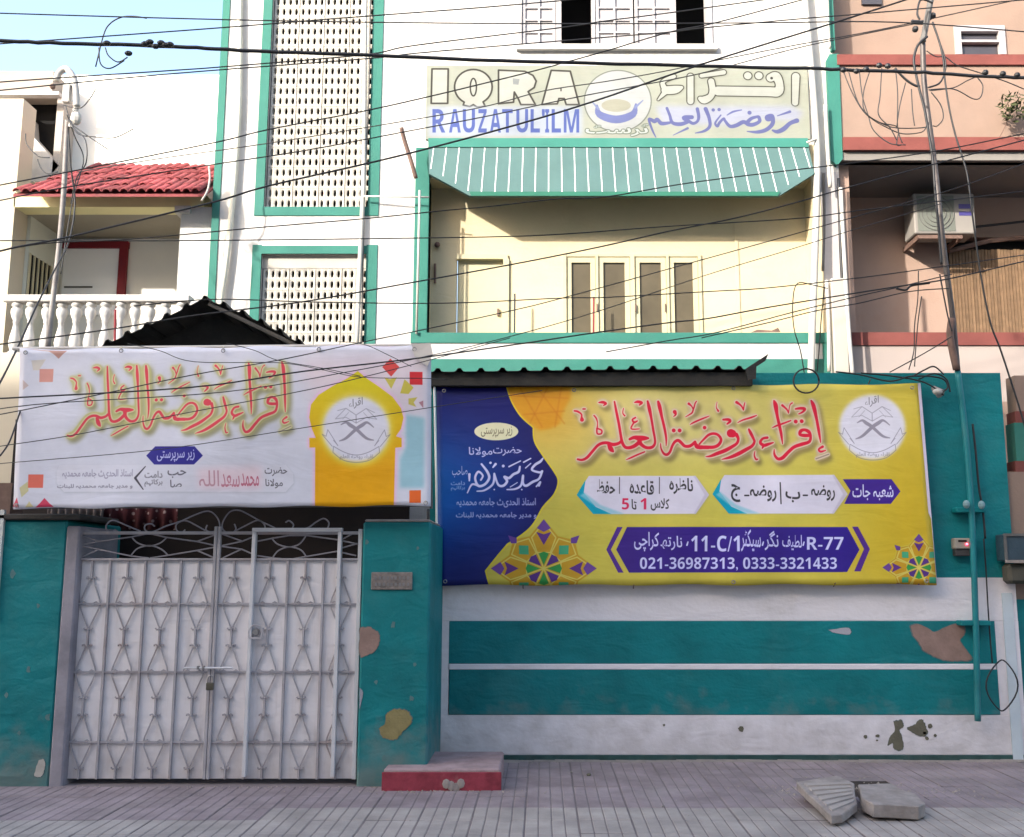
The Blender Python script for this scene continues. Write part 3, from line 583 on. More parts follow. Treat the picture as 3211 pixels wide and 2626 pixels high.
# ================================================================ ground
g = MB().box(-40, 40, -40, 40, -.5, -.16).build('ground', M['ground']); tag(g, kind='structure')
g = MB().box(-40, 40, -11.5, -3.2, -.155, -.115).build('road', M['asphalt']); tag(g, kind='structure')
def sheet_from(name, x0, x1, y0, y1, z): return MB().box(x0, x1, y0, y1, z-.12, z)
pave = MB().box(-9, 9, -3.2, 4.2, -.15, -.0055).build('pavement', mat('paver_bed', (.22,.18,.18,1), .95, .2, 4, .3)); tag(pave, kind='structure')
M['groove'] = mat('groove_base', (.20,.168,.163,1), .95, .2, 9, .3)  # groove bottoms in a darker tone than the ribs
def tile_mesh(name, m, w, dp, ribs=4):
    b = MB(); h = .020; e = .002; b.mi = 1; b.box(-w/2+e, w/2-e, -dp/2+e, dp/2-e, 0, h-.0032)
    b.mi = 0; rw = (w-2*e)/ribs
    for i in range(ribs):
        x0 = -w/2+e+i*rw+.0035; x1 = x0+rw-.007
        b.add([(x0,-dp/2+e,h-.0032),(x1,-dp/2+e,h-.0032),(x1,dp/2-e,h-.0032),(x0,dp/2-e,h-.0032),
               (x0+.004,-dp/2+.008,h),(x1-.004,-dp/2+.008,h),(x1-.004,dp/2-.008,h),(x0+.004,dp/2-.008,h)],
              [(4,5,6,7),(0,1,5,4),(1,2,6,5),(2,3,7,6),(3,0,4,7)])
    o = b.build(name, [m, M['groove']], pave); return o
TW, TD = .34, .34
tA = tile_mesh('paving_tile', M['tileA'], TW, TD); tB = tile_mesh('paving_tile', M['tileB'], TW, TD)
rt = random.Random(4); first = {'A': tA, 'B': tB}; used = set()
HOLE = (2.00, 2.75, -.40, .20)
for j in range(10):
    for i in range(26):
        x = -4.7+i*TW; y = 1.02-TD/2-j*TD
        if y < -.02 and False: pass
        if x < -1.05 and y > .1: continue
        if HOLE[0] < x < HOLE[1] and HOLE[2] < y < HOLE[3]: continue
        k = 'A' if y > (-.60 if x > -1.5 + (y+.6)*.9 else -1.15) else 'B'
        pass
        o = first[k] if k not in used else dup(first[k], 'paving_tile', pave); used.add(k)
        o.location = (x, y, -.02+rt.uniform(-.0025, .0025)); o.rotation_euler = (rt.uniform(-.006,.006), rt.uniform(-.006,.006), rt.uniform(-.008,.008))
hb = MB().box(HOLE[0]-.02, HOLE[1]+.02, HOLE[2]-.02, HOLE[3]+.02, -.0054, -.0045).build('hole_dark_sheet', mat('hole_shade', (.05,.035,.028,1), .95, .3, 9, .6, 30), pave)  # flat dark sheet, shade of the hole put into its colour
def slab(name, pts, z0, th, lbl, m, grooves, tilt):
    cx = sum(p[0] for p in pts)/len(pts); cy = sum(p[1] for p in pts)/len(pts)
    T = thing(name, (cx, cy, z0), lbl, 'broken slab', 'broken paving slabs beside the hole')
    pts = [(a[0]+(b_[0]-a[0])*t+(rt.uniform(-.007,.007) if t else 0), a[1]+(b_[1]-a[1])*t+(rt.uniform(-.007,.007) if t else 0)) for a, b_ in zip(pts, pts[1:]+pts[:1]) for t in (0, .3, .65)]
    n = len(pts); R_ = Matrix.Rotation(tilt[0], 3, 'X') @ Matrix.Rotation(tilt[1], 3, 'Y')
    f = lambda x, y, z: tuple(R_ @ Vector((x-cx, y-cy, z)) + Vector((cx, cy, z0)))
    vs = [f(p[0], p[1], 0) for p in pts]+[f(p[0], p[1], th) for p in pts]
    b = MB().add(vs, [list(range(n))[::-1], list(range(n, 2*n))]+[[i, (i+1)%n, (i+1)%n+n, i+n] for i in range(n)])
    b.build('concrete_core', m, T, bevel=.006)
    if grooves:
        g_ = MB(); a, b_, c_, d_ = [Vector(p) for p in sq]
        for k in range(6):
            t0, t1 = (k+.18)/6, (k+.82)/6
            q = [a.lerp(d_, t0), b_.lerp(c_, t0), b_.lerp(c_, t1), a.lerp(d_, t1)]
            mid = sum(q, Vector((0, 0)))/4; q = [mid+(w-mid)*.94 for w in q]
            v2 = [f(w.x, w.y, th+.0005) for w in q]+[f(mid.x+(w.x-mid.x)*.95, mid.y+(w.y-mid.y)*.95, th+.009) for w in q]
            g_.add(v2, [(4,5,6,7),(0,1,5,4),(1,2,6,5),(2,3,7,6),(3,0,4,7)])
        g_.build('ribbed_top', M['tileB'], T)
    return T
def G(u, v, z=0):                              # point of the photo on a level z
    Y = (PY-v)/F; k = (z-CAMZ)/(Y*CT+ST); return ((u-PX)/F*k, CAMY+(CT-Y*ST)*k)
sa = [G(2605,2552,.08), G(2640,2549,.08), G(2688,2524,.08), G(2680,2476,.08), G(2626,2456,.08), G(2498,2468,.08)]; sq = [G(2610,2545,.08), G(2682,2522,.08), G(2674,2474,.08), G(2514,2472,.08)]
slab('paving_slab', sa, .045, .055, 'ribbed grey paving slab, left of the two lifted beside the hole', M['concrete'], True, (.06, -.03))
sb = [G(2702,2514,.09), G(2735,2530,.09), G(2880,2530,.09), G(2900,2520,.09), G(2868,2492,.09), G(2828,2484,.09), G(2792,2466,.09), G(2688,2474,.09)]
slab('paving_slab', sb, .02, .085, 'thick plain concrete slab, right of the two lifted beside the hole', M['concrete'], False, (.03, .05))
# ================================================================ boundary wall on the right
d = 8.8; y = yy(d)
xl = xx(1340, 2000, d); xr = xx(3174, 1700, d); xl2 = xx(1385, 2000, d)
bw = thing('boundary_wall', ((xl+xr)/2, y, 0), 'teal and white striped boundary wall under the yellow banner', 'wall')
def band(v0, v1, m, name, proud=0.0, u0=None, u1=None, th=.18):
    x0 = xl if u0 is None else xx(u0, (v0+v1)/2, d); x1 = xr if u1 is None else xx(u1, (v0+v1)/2, d)
    return MB().box(x0, x1, y-proud, y+th, max(-.02, zz(v1, d)), zz(v0, d)).build(name, m, bw, bevel=.004 if proud else 0)
band(1170, 1812, M['teal'], 'upper_wall')
band(1812, 1948, M['white_low'], 'white_band', .006, 1340)
band(1948, 2082, M['teal'], 'stripe', .010, 1408, 3122)
band(2082, 2100, M['white_low'], 'white_band', .013, 1408, 3122)
band(2100, 2242, M['teal'], 'stripe', .010, 1408, 3131)
MB().box(xl, xx(1407, 2100, d), y-.006, y+.17, zz(2242, d), zz(1948, d)).build('white_edge', M['white_low'], bw)
MB().box(xx(3127, 2100, d), xr, y-.006, y+.17, zz(2242, d), zz(1948, d)).build('white_edge', M['white_low'], bw)
band(2242, 2368, M['white_low'], 'white_band', .006, 1340)
band(2368, 2410, mat('dark_green_skirting', (.03,.075,.07,1), .8, .3, 8, .3, 40, (.12,.11,.10,1), .6), 'skirting', .016, 1340)
MB().box(xx(3148, 2000, d), xx(3180, 2000, d), y-.02, y+.4, -.02, zz(1860, d)).build('end_post', mat('pale_blue_edge', (.5,.56,.6,1), .8, .1, 4, .1), bw)
M['rim'] = mat('old_paint_edge', (.12,.16,.16,1), .9, .3, 20, .4, 60)
def blob(pts, yf, m, name, parent, th=.004):
    q = smooth_pts([(xx(u, v, yf-CAMY), zz(v, yf-CAMY)) for u, v in pts+[pts[0]]], 7)[:-1]; cx = sum(p[0] for p in q)/len(q); cz = sum(p[1] for p in q)/len(q)
    R = max(math.hypot(a-cx, b-cz) for a, b in q); jit = min(.08, .006/max(R, .01))
    q = [(cx+(a-cx)*k, cz+(b-cz)*k) for a, b in q for k in [1+random.uniform(-jit, jit)+.5*jit*math.sin(37*a+29*b)]]
    if R > .05: MB().prism([(cx+(a-cx)*1.05, cz+(b-cz)*1.05) for a, b in q for _ in [0]], yf-th*.5, yf).build('paint_edge', M['rim'], parent)
    return MB().prism([(a, b) for a, b in q], yf-th, yf).build(name, m, parent)
blob([(2856,1962),(2880,1958),(2912,1972),(2930,1982),(2960,1970),(2990,1958),(3020,1966),(3022,1990),(3010,2010),(3030,2040),(3044,2066),(3000,2073),(2950,2068),(2900,2042),(2885,2020),(2862,1990)], y-.0102, M['bare'], 'peeled_patch', bw)
blob([(2598,1976),(2660,1970),(2664,1990),(2620,1986)], y-.0102, mat('pale_scrape', (.4,.38,.42,1), .9), 'peeled_patch', bw)
blob([(2870,2272),(2888,2256),(2900,2272),(2906,2300),(2894,2310),(2870,2302),(2850,2290),(2850,2280)], y-.0062, M['mould'], 'stain', bw)
blob([(2802,2264),(2826,2262),(2832,2280),(2820,2290),(2828,2310),(2832,2340),(2820,2354),(2802,2346),(2800,2330),(2784,2338),(2792,2310),(2806,2292)], y-.0062, M['mould'], 'stain', bw)
for u, v, r in ((2714,2310,6),(2752,2308,6),(2916,2278,8),(2906,2316,6),(2932,2306,5),(2324,2288,9),(2082,2274,4),(2898,2300,5),(2750,2322,3)):
    blob([(u+r*math.cos(a)*random.uniform(.7,1.2), v+r*math.sin(a)*random.uniform(.7,1.2)) for a in np.linspace(0, 6.28, 8)[:-1]], y-.0062, M['mould'], 'stain', bw)
# returning side wall between gate pillar and boundary wall
d1 = 7.75
# ================================================================ gate pillars
pd = 7.78
def pillar(u0, u1, vt, lbl, ul=None):
    x0, x1 = xx(u0, 2050, pd), xx(u1, 2050, pd)
    T = thing('gate_pillar', ((x0+x1)/2, yy(pd), 0), lbl, 'pillar', 'teal gate pillars')
    MB().box(x0, x1, yy(pd), yy(8.79), -.03, zz(vt, pd)).build('shaft', M['teal'], T, bevel=.015)
    return T, x0, x1
pr, prx0, prx1 = pillar(1128, 1345, 1637, 'right teal gate pillar with a cast name plate and bare plaster patches')
MB().box(prx0+.01, prx1-.01, yy(pd)+.005, yy(8.6), zz(1637, pd)-.001, zz(1637, pd)+.02).build('worn_cap', M['concrete'], pr, bevel=.01)
yp = yy(pd)
blob([(1128,1972),(1160,1968),(1186,1984),(1190,2010),(1176,2042),(1150,2056),(1128,2052)], yp, M['bare'], 'bare_patch', pr)
blob([(1210,2242),(1228,2228),(1262,2226),(1286,2240),(1288,2268),(1262,2296),(1240,2318),(1216,2318),(1196,2308),(1190,2284),(1208,2270)], yp, M['bare2'], 'bare_patch', pr)
blob([(1128,2158),(1138,2172),(1134,2200),(1127,2222)], yp, mat('grey_scrape', (.3,.3,.34,1), .9), 'bare_patch', pr)
MB().box(xx(1165, 1822, pd), xx(1293, 1822, pd), yp-.014, yp, zz(1850, pd), zz(1795, pd)).build('name_plate', M['plate'], pr, bevel=.004)
lt = MB()
for r in range(2):
    for i in range(9):
        u = 1176+i*12.5+random.uniform(-1,1); v = 1810+r*20
        lt.box(xx(u, v, pd), xx(u+7, v, pd), yp-.018, yp-.0141, zz(v+8, pd), zz(v-2, pd))
lt.build('raised_lettering', M['steel'], pr)
pl, plx0, plx1 = pillar(-180, 182, 1632, 'left teal gate pillar with whitewashed inner edge')
MB().box(plx1-.002, xx(232, 2050, pd)-.02, yy(pd)-.004, yy(8.5), -.03, zz(1650, pd)).build('whitewashed_edge', mat('grey_whitewash', (.27,.25,.28,1), .9, .25, 4, .4, 30, (.12,.12,.14,1), .6), pl, bevel=.012)
MB().box(plx0, plx1+.1, yy(pd)-.03, yy(8.5), zz(1632, pd)+.002, zz(1612, pd)).build('cap_slab', mat('dark_cap', (.06,.055,.05,1), .9, .3, 5, .3), pl, bevel=.01)
blob([(108,2432),(122,2384),(138,2384),(142,2400),(134,2430),(118,2436)], yy(pd), mat('pale_chip', (.45,.42,.38,1), .95, .2, 10), 'bare_patch', pl)
MB().box(xx(-60, 1800, pd), xx(4, 1800, pd), yy(pd)-.03, yy(pd)-.002, zz(1946, pd), zz(1600, pd)).build('board', mat('pale_board', (.5,.52,.5,1), .7), pl)
# ================================================================ gate
gd = 7.84; gy_ = yy(gd)
gate = thing('double_gate', (xx(685, 2400, gd), gy_, 0), 'white sheet-metal double gate with grey scrollwork bars and a wicket door', 'gate')
XL, XM, XR = xx(232, 2050, gd), xx(668, 2050, gd), xx(1122, 2050, gd)
XL, XM, XR = xx(214, 2050, gd), xx(665, 2050, gd), xx(1119, 2050, gd)
z_b = .035; z_s = zz(1756, gd); z_t = zz(1672, gd)
for a, b in ((XL, XM-.006), (XM+.006, XR)):
    MB().box(a, b, gy_+.02, gy_+.03, z_b, z_s).build('sheet_panel', M['gate'], gate)
th_ = .028
fr = lambda n, x0, x1, z0, z1, yo=0, m='gateframe': MB().box(x0, x1, gy_-.012-yo, gy_+.0195, z0, z1).build(n, M[m], gate, bevel=.003)
fr('stile', XL-.02, XL+.012, z_b, z_t+.02); fr('stile', XM-.026, XM-.002, z_b, z_t+.05, 0, 'gatebar'); fr('stile', XM+.002, XM+.026, z_b, z_t+.05, 0, 'gatebar'); fr('stile', XR-.012, XR+.02, z_b, z_t+.03)
fr('top_rail', XL+.0122, XM-.0265, z_t-.012, z_t+.012, -.004, 'gatebar'); fr('top_rail', XM+.0265, XR-.0122, z_t-.012, z_t+.012, -.004, 'gatebar')
fr('sheet_rail', XL+.0122, XM-.0265, z_s-.006, z_s+.012, -.006, 'gatebar'); fr('sheet_rail', XM+.0265, XR-.0122, z_s-.006, z_s+.012, -.006, 'gatebar')
# wicket door frame
WX0, WX1 = xx(782, 2050, gd), xx(1056, 2050, gd)
WX0, WX1 = XM+(XR-XM)*.262, XM+(XR-XM)*.862
zw = z_t+.006
fr('wicket_frame', WX0-.014, WX0+.014, z_b+.02, zw, .022); fr('wicket_frame', WX1-.014, WX1+.014, z_b+.02, zw, .022); fr('wicket_frame', WX0-.016, WX1+.016, zw+.001, zw+.032, .022)
vb_bar = lambda x, z0, z1, w=.006: MB().box(x-w, x+w, gy_-.006, gy_+.0195, z0, z1).build('bar', M['gatebar'], gate)
rows = [zz(1894, gd), zz(2108, gd), zz(2328, gd)]
hh = (rows[0]-rows[1])/2
RH = zz(1816, gd)-rows[0]
def motif_mesh():
    b = MB(); W_ = .075
    for s in (-1, 1):
        b.tube([(s*.008, 0, RH+.006), (s*W_*.92, 0, .036), (s*W_*1.02, 0, .004)], .006, 5)
        b.tube([(s*W_*1.02, 0, -.004), (s*W_*.92, 0, -.036), (s*.004, 0, -RH*.98)], .006, 5)
        b.tube([(s*.006,0,RH),(s*.022,0,RH+.016),(s*.036,0,RH+.012),(s*.034,0,RH+.002)], .0065, 5)
        b.tube([(s*.004,0,-RH),(s*.022,0,-RH-.006),(s*.034,0,-RH+.006)], .0065, 5)
        b.tube([(s*W_*.9,0,.002),(s*W_*.62,0,.016),(s*W_*.42,0,.006),(s*W_*.5,0,-.008)], .0065, 5)
        b.tube([(s*W_*.8,0,-.004),(s*.13,0,-.002)], .007, 5)
    return b
proto = None; pitchL = (XM-XL)/4; pitchR = (XR-XM)/4
for a, pt in ((XL, pitchL), (XM, pitchR)):
    for k in range(4):
        cx = a+pt*(k+.5)+ (.0)
        vb_bar(cx, z_s-.008, rows[0]+RH+.012, .0045) if False else None
        MB().box(cx-.006, cx+.006, gy_-.004, gy_+.0195, rows[0]+RH+.002, z_s-.0065).build('bar', M['gatebar'], gate)
        for r in range(2): MB().box(cx-.006, cx+.006, gy_-.004, gy_+.0195, rows[r+1]+RH, rows[r]-RH-.001).build('bar', M['gatebar'], gate)
        MB().box(cx-.006, cx+.006, gy_-.004, gy_+.0195, z_b, rows[2]-RH-.001).build('bar', M['gatebar'], gate)
        for r in range(3):
            if proto is None:
                m_ = motif_mesh(); m_.v = [(p[0]+wloc(gate).x, p[1]+wloc(gate).y, p[2]+wloc(gate).z) for p in m_.v]
                proto = m_.build('scroll', M['gatebar'], gate); o = proto
            else: o = dup(proto, 'scroll', gate)
            o.location = Vector((cx, gy_+.006, rows[r]))-gate.location
        if k: vb_bar(a+pt*k, z_b, z_s-.0065, .008)
M['grillebar'] = mat('grey_grille_iron', (.24,.225,.25,1), .55, .12, 6, .05)
# door-head grille: long lozenges, arcs, and scrolls above
def GP(u, v): return (xx(u, v, gd), gy_+.004, zz(v, gd))
def rod(name, L, r=.006, sm=5): 
    p = smooth_pts([GP(*q) for q in L], sm) if sm else [GP(*q) for q in L]
    return MB().tube(p, r, 5).build(name, M['grillebar'], gate)
k1 = lambda L: [(240+a/4.615, 1560+b/4.615) for a, b in L]
k2 = lambda L: [(680+a/4.423, 1560+b/4.423) for a, b in L]
for L in ([(10,700),(320,640),(780,575),(1060,520)],[(10,540),(320,640)],[(10,690),(320,755),(780,850),(1040,880)],[(70,870),(320,755)],[(1060,525),(1300,580),(1740,640),(2060,710)],[(1740,640),(2040,530)],[(1060,880),(1320,840),(1740,770),(2060,710)],[(1740,770),(2000,880)]): rod('grille_bar', k1(L), sm=0)
rod('grille_arc', k1([(790,570),(880,660),(1040,705),(1200,665),(1310,575)])); rod('grille_arc', k1([(780,850),(880,740),(1060,700),(1220,750),(1320,840)]))
rod('top_scroll', k1([(560,460),(520,510),(450,490),(425,420),(480,350),(560,340),(750,420),(920,490)]))
rod('top_scroll', k1([(1130,420),(1080,385),(1000,400),(985,460),(1040,505),(1130,490),(1300,415),(1500,350),(1700,260),(1860,205),(1960,220),(2050,320),(2070,440),(2000,490),(1930,500),(1870,470),(1890,400)]))
rod('top_scroll', k1([(1570,470),(1520,510),(1450,480),(1440,400),(1520,345),(1620,350),(1860,480)]))
for L in ([(70,510),(350,610)],[(70,670),(350,610),(500,550)],[(60,680),(340,720),(500,790)],[(80,840),(340,720)],[(560,610),(760,570),(1000,530),(1250,530),(1680,590),(1950,650)],[(1740,580),(1930,480)],[(1740,700),(1950,640)],[(560,810),(760,840),(1000,865),(1250,820),(1660,750),(1930,810)]): rod('grille_bar', k2(L), sm=0)
rod('grille_arc', k2([(760,570),(840,650),(1000,690),(1140,650),(1230,540)])); rod('grille_arc', k2([(770,840),(850,740),(1000,690),(1160,730),(1240,830)]))
rod('top_scroll', k2([(240,370),(260,440),(210,490),(120,480),(70,420),(90,320),(180,200),(300,180),(420,230),(600,330),(750,400),(880,465)]))
rod('top_scroll', k2([(230,480),(400,390),(560,320),(650,370),(660,440),(600,480),(550,460)]))
rod('top_scroll', k2([(950,350),(1000,325),(1060,380),(1030,450),(1000,465)])); rod('top_scroll', k2([(1000,460),(1240,430),(1380,340),(1480,295),(1550,350),(1530,430),(1470,450),(1415,430)]))
MB().box(XL+.0125, XR-.0125, gy_-.008, gy_-.0062, rows[1]+.009, rows[1]+.0095).build('rail', M['gatebar'], gate)
for r in rows: MB().box(XL+.0125, XM-.027, gy_+.001, gy_+.0085, r-.0065, r+.0065).build('rail', M['gatebar'], gate); MB().box(XM+.027, XR-.0125, gy_+.001, gy_+.0085, r-.0065, r+.0065).build('rail', M['gatebar'], gate)
# latch bolt, padlock, round lock
zl = zz(2094, gd)
MB().tube([(XM-.20, gy_-.03, zl), (XM+.17, gy_-.03, zl)], .008, 8).build('slide_bolt', M['gateframe'], gate)
for dx in (-.09, -.05): MB().box(XM+dx-.008, XM+dx+.008, gy_-.04, gy_-.012, zl-.012, zl+.014).build('bolt_keeper', M['steel'], gate)
pk_ = thing('padlock', (XM+.012, gy_-.05, zz(2150, gd)), 'old brass padlock hanging from the gate bolt', 'padlock')
b = MB(); c0 = Vector((XM+.012, gy_-.05, zz(2148, gd))); b.box(c0.x-.028, c0.x+.028, c0.y-.012, c0.y+.012, c0.z-.035, c0.z+.022); b.build('lock_body', mat('tarnished_brass', (.10,.09,.07,1), .5, .3, 20, .2, metal=.5), pk_, bevel=.006)
MB().tube(smooth_pts([(c0.x-.018, c0.y, c0.z+.02), (c0.x-.018, c0.y, c0.z+.055), (c0.x, c0.y, c0.z+.072), (c0.x+.018, c0.y, c0.z+.055), (c0.x+.018, c0.y, c0.z+.02)], 4), .005, 6).build('shackle', M['steel'], pk_)
c1 = Vector((WX0+.045, gy_-.03, zz(1978, gd)))
MB().tube(smooth_pts([(c1.x-.05, c1.y, c1.z-.055),(c1.x-.05, c1.y, c1.z),(c1.x-.02, c1.y, c1.z+.04),(c1.x+.03, c1.y, c1.z+.035),(c1.x+.048, c1.y, c1.z-.005),(c1.x+.045, c1.y, c1.z-.05)], 4), .007, 6).build('lock_hood', M['gatebar'], gate)
lk = MB().tube([(c1.x-.004, gy_-.03, c1.z-.01), (c1.x-.004, gy_+.0, c1.z-.01)], [.024, .028], 14).build('door_lock', M['steel'], gate)
MB().box(c1.x-.05, c1.x+.046, c1.y-.004, c1.y+.004, c1.z-.062, c1.z-.048).build('lock_plate', M['gatebar'], gate)
MB().box(XL-.09, XL-.02, gy_-.03, gy_-.004, zz(1848, gd), zz(1826, gd)).build('hinge', M['steel'], gate, bevel=.004)
# ================================================================ block step
x0, y0_ = G(1196, 2480); x1, _ = G(1572, 2480)
bs = thing('block_step', ((x0+x1)/2, y0_+.3, 0), 'low concrete step with a flaking red painted front beside the pillar', 'step')
MB().box(x0+.01, x1-.01, y0_+.012, y0_+.74, -.02, .150).build('concrete_block', mat('pink_dusted_cement', (.34,.245,.245,1), .9, .25, 8, .5, 50, (.24,.10,.11,1), .55), bs, bevel=.012)
MB().box(x0, x1, y0_, y0_+.0119, -.018, .128).build('red_front', M['redblock'], bs, bevel=.004)
cb = MB(); 
for a in range(4): cb.ball((x0+.47+a*.035, y0_-.002-random.random()*.01, .02+random.random()*.05), (.03,.005,.035), 6, 4)
cb.build('chipped_cement', M['concrete'], bs)
for u, v, nm in ((1846,2434,0),(1792,2424,1),(1488,2472,2),(2080,2532,1)):
    a, b_ = G(u, v); r = (.02,.012,.014)[nm]
    ch = MB().ball((a, b_, r*.5), (r, r*.7, r*.6), 7, 4).build('stone_chip', M['concrete'] if nm else M['mould']); tag(ch, ['dark stone chip lying on the pavers near the wall foot','small grey pebble on the mauve pavers','pale crumb of cement at the foot of the red step'][nm] + (' further right' if u == 2080 else ''), 'stone')

# grit, sand and crumbs swept against the walls and round the lifted slabs
rg_ = random.Random(21); gb = MB()
def crumb(x, y, r):
    k = [(x+r*math.cos(a)*rg_.uniform(.6,1.2), y+r*math.sin(a)*rg_.uniform(.6,1.2)) for a in (0, 1.57, 3.14, 4.7)]
    gb.add([(a, b, -.001) for a, b in k]+[(x+rg_.uniform(-.3,.3)*r, y, r*rg_.uniform(.5,1.1))], [(0,1,4),(1,2,4),(2,3,4),(3,0,4)])
for _ in range(420): crumb(rg_.uniform(-.4, 4.2), yy(8.76)-abs(rg_.gauss(0, .07)), rg_.uniform(.003, .009))
for _ in range(160): crumb(rg_.uniform(-3.9, -1.0), yy(7.76)-abs(rg_.gauss(0, .05)), rg_.uniform(.003, .008))
for _ in range(260): crumb(rg_.gauss(2.35, .42), rg_.gauss(-.15, .2), rg_.uniform(.003, .014))
for _ in range(120): crumb(rg_.gauss(-.75, .4), y0_-abs(rg_.gauss(.02, .06)), rg_.uniform(.003, .011))
for _ in range(380): crumb(rg_.uniform(-4, 4), rg_.uniform(-1.6, .9), rg_.uniform(.002, .006))
g = gb.build('grit', mat('sandy_grit', (.33,.28,.24,1), .95, .4, 30, 0)); tag(g, kind='stuff')
sb_ = MB()
for k in range(26):                            # low drift of sand along the wall foot
    x = -.3+k*.17; w = rg_.uniform(.05, .11); h = rg_.uniform(.006, .016)
    sb_.add([(x-.1, yy(8.79), h), (x+.1, yy(8.79), h*.8), (x+.12, yy(8.79)-w, .0005), (x-.12, yy(8.79)-w*.8, .0005)], [(0,3,2,1)])
g = sb_.build('sand', mat('wind_blown_sand', (.29,.25,.22,1), .95, .2, 12, .5, 80)); tag(g, kind='stuff')
for u, v in ((1300,2085),(1232,1960),(1180,2140),(1290,2190),(1150,1700),(1310,1720),(1205,2380)):
    r = random.uniform(4, 9); blob([(u+r*math.cos(a)*random.uniform(.5,1.4), v+r*1.3*math.sin(a)*random.uniform(.6,1.3)) for a in np.linspace(0, 6.28, 9)[:-1]], yp, mat('chipped_paint', (.10,.19,.19,1), .9, .2, 12) if u == 1300 else bpy.data.materials['chipped_paint'], 'chip', pr, .002)
for u, v in ((40,1800),(90,2100),(60,2300),(20,2180),(120,1900),(150,2250)):
    r = random.uniform(4, 10); blob([(u+r*math.cos(a)*random.uniform(.5,1.4), v+r*1.5*math.sin(a)*random.uniform(.6,1.3)) for a in np.linspace(0, 6.28, 9)[:-1]], yp, bpy.data.materials['chipped_paint'], 'chip', pl, .002)
# ================================================================ banners
def print_mat(name, im, rough=.45):
    m = bpy.data.materials.new(name); m.use_nodes = True; n = m.node_tree; b = n.nodes['Principled BSDF']
    uv = n.nodes.new('ShaderNodeUVMap'); uv.uv_map = 'print'; t = n.nodes.new('ShaderNodeTexImage'); t.image = im; t.extension = 'EXTEND'
    n.links.new(uv.outputs[0], t.inputs[0])
    g = n.nodes.new('ShaderNodeNewGeometry'); nz = n.nodes.new('ShaderNodeTexNoise'); nz.inputs['Scale'].default_value = 2.2; nz.inputs['Detail'].default_value = 7; nz.inputs['Roughness'].default_value = .65
    n.links.new(g.outputs['Position'], nz.inputs[0]); mr = n.nodes.new('ShaderNodeMapRange'); mr.inputs[1].default_value = .3; mr.inputs[2].default_value = .7; mr.inputs[3].default_value = .84; mr.inputs[4].default_value = 1.04
    n.links.new(nz.outputs[0], mr.inputs[0]); s = n.nodes.new('ShaderNodeVectorMath'); s.operation = 'SCALE'
    n.links.new(t.outputs[0], s.inputs[0]); n.links.new(mr.outputs[0], s.inputs['Scale']); n.links.new(s.outputs[0], b.inputs['Base Color'])
    n2 = n.nodes.new('ShaderNodeTexNoise'); n2.inputs['Scale'].default_value = 2.2; n2.inputs['Detail'].default_value = 3; n2.inputs['Distortion'].default_value = 1.2
    mp = n.nodes.new('ShaderNodeMapping'); mp.inputs['Rotation'].default_value = (0, .6, 0); mp.inputs['Scale'].default_value = (.6, 1, 2.2)
    n.links.new(g.outputs['Position'], mp.inputs[0]); n.links.new(mp.outputs[0], n2.inputs[0])
    bp = n.nodes.new('ShaderNodeBump'); bp.inputs['Strength'].default_value = .22; bp.inputs['Distance'].default_value = .04; n.links.new(n2.outputs[0], bp.inputs['Height']); n.links.new(bp.outputs[0], b.inputs['Normal'])
    b.inputs['Roughness'].default_value = rough; b.inputs['Specular IOR Level'].default_value = .35
    return m
def cloth(name, c, corners, m, parent, wr, nx=70, nz=28):
    """sheet hung between four corners (photo px at distance c.d), rippled by wr(s, t) metres"""
    q = [P(u, v, c.d) for u, v in corners]        # TL TR BR BL
    vs = []; uvs = []; b = MB()
    for j in range(nz+1):
        for i in range(nx+1):
            s, t = i/nx, j/nz; p = (q[0]*(1-s)+q[1]*s)*(1-t)+(q[3]*(1-s)+q[2]*s)*t
            sag = .012*math.sin(s*math.pi*5)**2*(1 if j in (0, nz) else 0)
            uvs.append(((p.x-c.x0)/(c.x1-c.x0), (p.z-c.z0)/(c.z1-c.z0)))
            vs.append((p.x, p.y+wr(s, t), p.z-(sag if j == 0 else -sag)))
    b.add(vs, [(j*(nx+1)+i, (j+1)*(nx+1)+i, (j+1)*(nx+1)+i+1, j*(nx+1)+i+1) for j in range(nz) for i in range(nx)])
    o = b.build(name, m, parent, smooth=True); me = o.data; l = me.uv_layers.new(name='print')
    for lp in me.loops: l.data[lp.index].uv = uvs[lp.vertex_index]
    so = o.modifiers.new('thickness', 'SOLIDIFY'); so.thickness = .0015; so.offset = 1
    return o
cY = yellow_print(); mY = print_mat('yellow_banner_print', cY.image('yellow_banner_print'))
yb = thing('banner', (xx(2150, 1520, DY), yy(DY), zz(1520, DY)), 'yellow and indigo school banner with red calligraphy on the boundary wall', 'banner')
def wrY(s, t): return .012*math.sin(9*s+5*t)*math.sin(3*t+1)+.012*math.sin(34*(s*1.0+.28*t))*math.exp(-((s-.6)/.16)**2-((t-.7)/.35)**2)+.008*math.sin(16*(s-.35*t))+.006*math.sin(40*s)*abs(t-.5)**2*4-.012*s
cloth('printed_sheet', cY, [(1368,1214),(2884,1202),(2934,1836),(1376,1838)], mY, yb, wrY)
for u0, v0, u1, v1 in ((2878,1203,2930,1836),):
    a, b = P(u0, v0, DY-.016), P(u1, v1, DY-.016); w = .024
    MB().add([a, b, b+Vector((w,0,0)), a+Vector((w,0,0)), a+Vector((0,.004,0)), b+Vector((0,.004,0)), b+Vector((w,.004,0)), a+Vector((w,.004,0))], [(0,1,2,3),(7,6,5,4),(0,4,5,1),(3,2,6,7),(0,3,7,4),(1,5,6,2)]).build('white_hem', mat('lilac_hem', (.62,.55,.68,1), .7), yb)
a, b = P(1362, 1214, DY-.03), P(1371, 1836, DY-.03)
